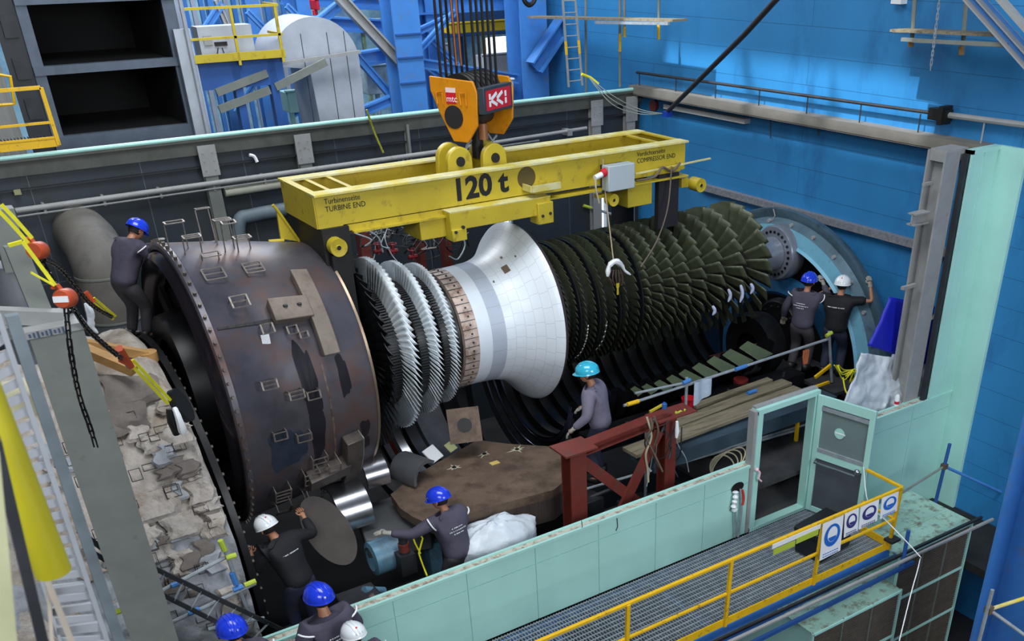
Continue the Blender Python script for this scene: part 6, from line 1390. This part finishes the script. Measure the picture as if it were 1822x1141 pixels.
# small dark machinery clutter on the inner deck behind the teal wall
cl = [(1130, 905, 'pump_body', 'dark pump body under the red frame brace'), (1040, 900, 'valve_cluster', 'dark valve cluster behind the red post foot'), (1290, 790, 'hydraulic_unit', 'dark hydraulic unit below the planks'), (1380, 850, 'motor_unit', 'dark motor unit seen through the door opening'), (930, 905, 'flange_cluster', 'dark flanged pipes under the brown plate'), (640, 1075, 'pipe_bundle', 'dark pipe bundle lying behind the green wall near the bottom')]
rg = random.Random(21)
for px, py, nm, lab in cl:
    c = PY(px, py, 10.6 if px != 640 else 9.9); t = thing(nm, c, lab, 'machine')
    m = MB(); m.box(c, (.5, .35, .3)); m.build('body', dark_steel, t, .02)
    for k in range(3):
        q = c + Vector((rg.uniform(-.4, .4), rg.uniform(-.2, .1), rg.uniform(-.1, .2))); m = MB(); m.cyl(q, q + Vector((rg.uniform(-.4, .4), rg.uniform(-.2, .2), rg.uniform(.0, .2))), rg.uniform(.03, .08), 12); m.build('pipe', rg.choice([dark_steel, rust_flange, blue_shade, machine_blue]), t)
# black valve with handle seen in the doorway
p = PY(1388, 845, 10.0); t = thing('extinguisher_valve', p, 'black round wheel valve with pale bolts seen through the door opening', 'valve')
m = MB(); m.lathe([(-.08, .001), (-.08, .13), (.08, .13), (.08, .001)], p, 'X', 20); m.build('wheel', black_paint, t)
m = MB(); m.lathe([(-.1, .001), (-.1, .05), (-.08, .05)], p, 'X', 12); m.build('hub', rust_flange, t)
m = MB(); q = p + Vector((-.25, 0, .02)); m.tube([q + Vector((0, 0, -.1)), q + Vector((0, 0, .1)), q + Vector((.12, 0, .14)), q + Vector((.16, 0, 0)), q + Vector((.1, 0, -.12)), q + Vector((0, 0, -.1))], .012, 6); m.build('handle', black_paint, t)
m = MB(); m.bx(9.35, 13.9, 9.45, 11.3, -.04, .0); struct(m.build('floor_doorway', mat('doorway_floor', (86, 88, 90), .7, var=.25, scale=3, dirt=(130, 84, 66), damt=.12, dscale=14)))
# ================================================================== PEOPLE
def skin_mesh(verts, edges, radii, roots, level=2):
    me = bpy.data.meshes.new('t'); me.from_pydata([tuple(v) for v in verts], edges, []); o = bpy.data.objects.new('t', me); COL.objects.link(o)
    s = o.modifiers.new('s', 'SKIN'); s.use_smooth_shade = True
    for i, r in enumerate(radii):
        sv = me.skin_vertices[0].data[i]; sv.radius = r if isinstance(r, tuple) else (r, r); sv.use_root = i in roots
    d = o.modifiers.new('d', 'SUBSURF'); d.levels = level; d.render_levels = level
    dg = bpy.context.evaluated_depsgraph_get(); dg.update(); res = bpy.data.meshes.new_from_object(o.evaluated_get(dg)); bpy.data.objects.remove(o); bpy.data.meshes.remove(me); return res
def ik(a, b, l1, l2, hint):
    d = b - a; L = min(d.length, (l1 + l2) * .995); d.normalize(); x = (l1 * l1 - l2 * l2 + L * L) / (2 * L); h = math.sqrt(max(0, l1 * l1 - x * x))
    s = Vector(hint) - d * Vector(hint).dot(d); s = s.normalized() if s.length > 1e-4 else Vector((0, 0, -1)); return a + d * x + s * h, a + d * L
def person(loc, yaw, label, helmet, top, bottom, bend=8, side=0, twist=0, head=(0, 0), lh=(-.3, .35, 1.0), rh=(.3, .35, 1.0), feet=((-.12, 0), (.12, .04)), text=3, stripe=True, gloves=True, short_sleeve=False, H_=1.0, knee=0, logo=True, lash=(-.4, -.5, -.6), rash=(.4, -.5, -.6), visor=1):
    root = thing('person', loc, label, 'person'); root.rotation_euler = (0, 0, math.radians(yaw))
    V = Vector; hip = V((0, 0, .92 - knee)); 
    Rb = Matrix.Rotation(math.radians(-bend), 3, 'X') @ Matrix.Rotation(math.radians(side), 3, 'Y') @ Matrix.Rotation(math.radians(twist), 3, 'Z')
    U = lambda p: hip + Rb @ (V(p) - V((0, 0, .92)))
    shL, shR = U((-.19, 0, 1.43)), U((.19, 0, 1.43)); waist, chest, neckb, neck = U((0, 0, 1.06)), U((0, .01, 1.28)), U((0, 0, 1.46)), U((0, .015, 1.54))
    Rh = Rb @ Matrix.Rotation(math.radians(head[1]), 3, 'Z') @ Matrix.Rotation(math.radians(head[0]), 3, 'X')
    hc = neck + Rh @ V((0, .02, .12))
    eL, hL = ik(shL, V(lh), .30, .27, lash); eR, hR = ik(shR, V(rh), .30, .27, rash)
    hipL, hipR = hip + V((-.09, 0, -.02)), hip + V((.09, 0, -.02))
    aL, aR = V((feet[0][0], feet[0][1], .09)), V((feet[1][0], feet[1][1], .09))
    kL, aL2 = ik(hipL, aL, .43, .42, (-.1, 1, 0)); kR, aR2 = ik(hipR, aR, .43, .42, (.1, 1, 0))
    # body: one continuous figure incl. fingers
    v = [hip, waist, chest, neckb, neck, neck + Rh @ V((0, .01, .06)), shL, eL, hL, shR, eR, hR, hipL, kL, aL, hipR, kR, aR, aL + V((-.01, .15, -.05)), aR + V((.01, .15, -.05))]
    e = [(0, 1), (1, 2), (2, 3), (3, 4), (4, 5), (2, 6), (6, 7), (7, 8), (2, 9), (9, 10), (10, 11), (0, 12), (12, 13), (13, 14), (0, 15), (15, 16), (16, 17), (14, 18), (17, 19)]
    r = [.10, .10, .11, .07, .052, .05, .055, .04, .026, .055, .04, .026, .07, .05, .035, .07, .05, .035, .03, .03]; roots = {0}
    for (el, ha, iw, s) in ((eL, hL, 8, -1), (eR, hR, 11, 1)):
        f = (ha - el).normalized(); side_ = f.cross(V((0, 0, 1))); side_ = side_.normalized() if side_.length > .2 else V((1, 0, 0)); nrm = side_.cross(f)
        palm = ha + f * .075; v.append(palm); e.append((iw, len(v) - 1)); r.append((.042, .018))
        for k, (off, ln) in enumerate(((-.033, .062), (-.011, .078), (.011, .082), (.033, .070))):
            b0 = palm + side_ * off; b1 = b0 + f * ln * .55 - nrm * .008; b2 = b1 + f * ln * .5 - nrm * .03; n0 = len(v); v += [b0, b1, b2]; e += [(n0, n0 + 1), (n0 + 1, n0 + 2)]; r += [.010, .0095, .008]; roots.add(n0)
        b0 = ha + f * .03 + side_ * (-s) * .02; b1 = b0 + side_ * (-s) * .035 + f * .03; b2 = b1 + f * .035; n0 = len(v); v += [b0, b1, b2]; e += [(n0, n0 + 1), (n0 + 1, n0 + 2)]; r += [.013, .011, .009]; roots.add(n0)
    me = skin_mesh(v, e, r, roots, 1); me.materials.clear(); me.materials.append(skin); me.name = 'person_body'
    # head joined into the same mesh
    bm = bmesh.new(); bm.from_mesh(me)
    def addhead():
        n, mm = 24, 18; rows = []
        for i in range(mm + 1):
            t = -PI / 2 + PI * i / mm; row = []
            for k in range(n):
                a = 2 * PI * k / n; x, y, z = .078 * math.cos(t) * math.cos(a), .098 * math.cos(t) * math.sin(a), .122 * math.sin(t)
                if z < 0: y += .018 * (-z / .12); x *= 1 - .25 * (-z / .12)
                if y > 0:
                    if abs(x) < .014 and -.035 < z < .02: y += .022 * (1 - abs(x) / .014) * (1 - abs(z + .012) / .035)
                    if abs(abs(x) - .03) < .014 and abs(z - .012) < .014: y -= .008
                    if abs(x) < .03 and abs(z + .055) < .012: y += .005
                    if abs(x) < .03 and z < -.085: y += .008
                row.append(bm.verts.new(hc + Rh @ V((x, y, z))))
            rows.append(row)
        for i in range(mm):
            for k in range(n):
                try: f = bm.faces.new((rows[i][k], rows[i][(k + 1) % n], rows[i + 1][(k + 1) % n], rows[i + 1][k])); f.smooth = True
                except ValueError: pass
        for s in (-1, 1):
            ring = [bm.verts.new(hc + Rh @ V((s * (.078 + .014 * (k % 2 == 0)), -.005 + .02 * math.cos(2 * PI * k / 10), -.01 + .032 * math.sin(2 * PI * k / 10)))) for k in range(10)]
            c = bm.verts.new(hc + Rh @ V((s * .09, -.008, -.01)))
            for k in range(10): bm.faces.new((ring[k], ring[(k + 1) % 10], c))
    addhead(); bmesh.ops.remove_doubles(bm, verts=bm.verts, dist=.0004); bm.to_mesh(me); bm.free()
    body = bpy.data.objects.new('body', me); COL.objects.link(body); body.parent = root
    def part(name, me_, mt): me_.materials.clear(); me_.materials.append(mt); me_.name = name; o = bpy.data.objects.new(name, me_); COL.objects.link(o); o.parent = root; return o
    # jacket
    cuffL = eL.lerp(hL, .92) if not short_sleeve else shL.lerp(eL, .75); cuffR = eR.lerp(hR, .92) if not short_sleeve else shR.lerp(eR, .75)
    jv = [U((0, 0, .80)), U((0, 0, 1.0)), U((0, 0, 1.16)), U((0, .0, 1.32)), U((0, 0, 1.44)), U((0, 0, 1.50))]; je = [(0, 1), (1, 2), (2, 3), (3, 4), (4, 5)]
    jr = [(.20, .155), (.195, .15), (.20, .155), (.215, .155), (.15, .11), (.075, .07)]
    if short_sleeve: jv += [shL, cuffL, shR, cuffR]; je += [(3, 6), (6, 7), (3, 8), (8, 9)]; jr += [.098, .075, .098, .075]
    else: jv += [shL, eL, cuffL, shR, eR, cuffR]; je += [(3, 6), (6, 7), (7, 8), (3, 9), (9, 10), (10, 11)]; jr += [.10, .072, .052, .10, .072, .052]
    part('jacket' if not short_sleeve else 'shirt', skin_mesh(jv, je, jr, {0}), top)
    # trousers
    tv = [U((0, 0, .98)), hip + V((0, 0, -.02)), hipL + V((-.01, 0, -.08)), kL, aL + V((0, 0, .0)), hipR + V((.01, 0, -.08)), kR, aR + V((0, 0, .0))]
    part('trousers', skin_mesh(tv, [(0, 1), (1, 2), (2, 3), (3, 4), (1, 5), (5, 6), (6, 7)], [(.165, .13), (.175, .145), .115, .085, .07, .115, .085, .07], {0}), bottom)
    for a in (aL, aR):
        mb = MBL(); mb.tube([a + V((0, -.03, .08)), a + V((0, -.03, -.02)), a + V((0, .0, -.045)), a + V((0, .10, -.05)), a + V((0, .19, -.06))], [.058, .058, .055, .048, .03], 12); mb.bl('boot', boots, root)
    # helmet
    mb = MBL(); Mh = Matrix.Translation(hc + Rh @ V((0, -.008, .032))) @ Rh.to_4x4()
    mb.ell((0, 0, 0), (.125, .150, .135), 28, 8, Mh, 0, PI / 2)
    mb.add([Mh @ V((.122 * math.cos(a), .148 * math.sin(a), 0)) for a in [2 * PI * k / 28 for k in range(28)]] + [Mh @ V((.131 * math.cos(a), .154 * math.sin(a) + (.04 * visor * max(0, math.sin(a)) ** 3), -.022)) for a in [2 * PI * k / 28 for k in range(28)]],
           [(k, (k + 1) % 28, 28 + (k + 1) % 28, 28 + k) for k in range(28)], True)
    hlm = mb.bl('helmet', helmet, root)
    mb = MBL()
    for off in (-.035, 0, .035):
        mb.tube([Mh @ V((off, .150 * math.cos(t) * math.sqrt(max(0, 1 - (off / .122) ** 2)), .138 * math.sin(t) * math.sqrt(max(0, 1 - (off / .122) ** 2)))) for t in [.25 + (PI - .5) * k / 10 for k in range(11)]], .006, 6)
    mb.bl('crown_ridge', helmet, hlm)
    if helmet is helm_white:
        mb = MBL(); mb.ell((.0, -.10, .100), (.012, .012, .012), 8, 6, Mh); mb.bl('red_dot', red_sign, hlm)
    # hair at the nape
    mb = MBL(); mb.ell((0, 0, 0), (.082, .10, .11), 18, 10, Matrix.Translation(hc + Rh @ V((0, -.012, .01))) @ Rh.to_4x4(), -.75, .5)
    o = mb.bl('hair', hair_m, root)
    bm = bmesh.new(); bm.from_mesh(o.data); inv = Rh.inverted()
    bmesh.ops.delete(bm, geom=[vv for vv in bm.verts if (inv @ (vv.co - hc)).y > .02], context='VERTS'); bm.to_mesh(o.data); bm.free()
    if gloves:
        for el, ha in ((eL, hL), (eR, hR)):
            pass
        for (el, ha, s) in ((eL, hL, -1), (eR, hR, 1)):
            f = (ha - el).normalized(); side_ = f.cross(V((0, 0, 1))); side_ = side_.normalized() if side_.length > .2 else V((1, 0, 0)); nrm = side_.cross(f)
            palm = ha + f * .075; gv = [ha - f * .05, ha, palm]; ge = [(0, 1), (1, 2)]; gr = [(.046, .04), (.036, .030), (.047, .024)]; gt = {0}
            for off, ln in ((-.033, .066), (-.011, .082), (.011, .086), (.033, .074)):
                b0 = palm + side_ * off; b1 = b0 + f * ln * .55 - nrm * .008; b2 = b1 + f * ln * .54 - nrm * .03; n0 = len(gv); gv += [b0, b1, b2]; ge += [(n0, n0 + 1), (n0 + 1, n0 + 2)]; gr += [.0135, .013, .0115]; gt.add(n0)
            b0 = ha + f * .03 + side_ * (-s) * .02; b1 = b0 + side_ * (-s) * .036 + f * .03; b2 = b1 + f * .04; n0 = len(gv); gv += [b0, b1, b2]; ge += [(n0, n0 + 1), (n0 + 1, n0 + 2)]; gr += [.017, .015, .012]; gt.add(n0)
            part('glove', skin_mesh(gv, ge, gr, gt, 1), glove)
    if stripe:
        for sh, el, s in ((shL, eL, -1), (shR, eR, 1)):
            mb = MBL(); d = (el - sh).normalized(); c = sh + d * .035; a_ = (Rb @ V((0, -1, 0))); a_ = (a_ - d * a_.dot(d)).normalized(); b_ = d.cross(a_)
            mb.tube([c + (a_ * math.cos(t) + b_ * math.sin(t)) * .104 for t in [-1.3 + 2.6 * k / 8 for k in range(9)]], .010, 6); mb.bl('shoulder_stripe', white_paint, root)
    if logo:
        mb = MBL(); rgl = random.Random(int(abs(loc[0] * 100)))
        rows = {3: ((.16, 1.30), (.24, 1.26), (.14, 1.22)), 1: ((.26, 1.30),)}[text]
        for w, z in rows:
            x = -w / 2
            while x < w / 2:
                l = rgl.uniform(.008, .018); hgt = rgl.uniform(.008, .016)
                y = -.158 + .35 * x * x * 3; mb.box(U((x, y - .004, z)), (l, .004, hgt), None); x += l + rgl.choice([.004, .004, .012])
        mb.bl('back_print', white_paint, root)
    root.scale = (H_ * 1.13, H_ * 1.13, H_)
    return root
class MBL(MB):
    def bl(s, name, mt, par):
        me = bpy.data.meshes.new(name); me.from_pydata([tuple(p) for p in s.v], [], s.f)
        for i in s.sm: me.polygons[i].use_smooth = True
        bm = bmesh.new(); bm.from_mesh(me); bmesh.ops.recalc_face_normals(bm, faces=bm.faces); bm.to_mesh(me); bm.free(); me.materials.append(mt)
        o = bpy.data.objects.new(name, me); COL.objects.link(o); o.parent = par; return o
# right pair at the intake ring
person((12.55, 11.72, 1.08), -70, 'person in grey jacket and blue helmet reaching up at the intake ring on the right', helm_blue, jacket, trouser, bend=6, lh=(-.38, .12, .92), rh=(.12, .40, 1.55), H_=1.0)
person((12.88, 11.22, 1.08), -62, 'person in black shirt and white helmet with both arms raised at the intake ring', helm_white, black_shirt, navy_trouser, bend=6, lh=(-.20, .36, 1.50), rh=(.40, .22, 1.66), text=1, stripe=False, short_sleeve=True, gloves=True, H_=1.0, lash=(-1, 0, -.6), rash=(1, -.1, -.9))
# cyan helmet worker beside the red frame
person((7.42, 10.72, .90), 38, 'person in plain grey jacket and cyan helmet standing by the red frame, facing left', helm_cyan, mat('jacket_plain_grey', (112, 108, 126), .8, var=.1, scale=6, bump=.25, bscale=9), navy_trouser, bend=10, lh=(-.34, .25, .95), rh=(.25, .3, 1.0), stripe=False, logo=False, H_=1.04, head=(0, 10))
# front worker at the brown plate
person((4.60, 10.02, .10), 12, 'person in grey jacket and blue helmet reaching left over the brown flange plate', helm_blue, jacket, trouser, bend=16, lh=(-.62, .45, 1.32), rh=(.2, .45, 1.1), H_=1.0, lash=(-.2, -.3, -1), head=(-5, 25))
# left worker standing on the diffuser
person((2.05, 14.0, 3.35), -62, 'person in dark grey jacket and blue helmet bending at the casing rim on the left', helm_blue, jacket, trouser, bend=26, lh=(-.05, .62, 1.28), rh=(.22, .58, 1.22), text=3, logo=False, H_=.90, head=(-18, -5))
# white helmet worker in the pit corner
person((2.62, 10.55, .16), 8, 'person in black shirt and white helmet working below the brown casing', helm_white, black_shirt, navy_trouser, bend=22, side=-8, lh=(-.3, .45, 1.2), rh=(.40, .48, 1.42), text=1, stripe=False, short_sleeve=False, gloves=False, head=(-5, 10))
# outside the wall at the bottom
person((2.40, 8.80, 0), 12, 'person in printed grey jacket and blue helmet standing at the bottom edge', helm_blue, jacket, trouser, bend=4, lh=(-.25, .3, 1.1), rh=(.25, .3, 1.1), H_=1.11, head=(0, 0))
person((1.43, 8.80, 0), 5, 'person at the bottom left edge of whom only the blue helmet shows', helm_blue, jacket, trouser, bend=4, H_=1.10)
person((2.58, 8.30, 0), 10, 'person at the bottom edge of whom only the white helmet shows', helm_white, jacket, trouser, bend=10, H_=.93, logo=False)
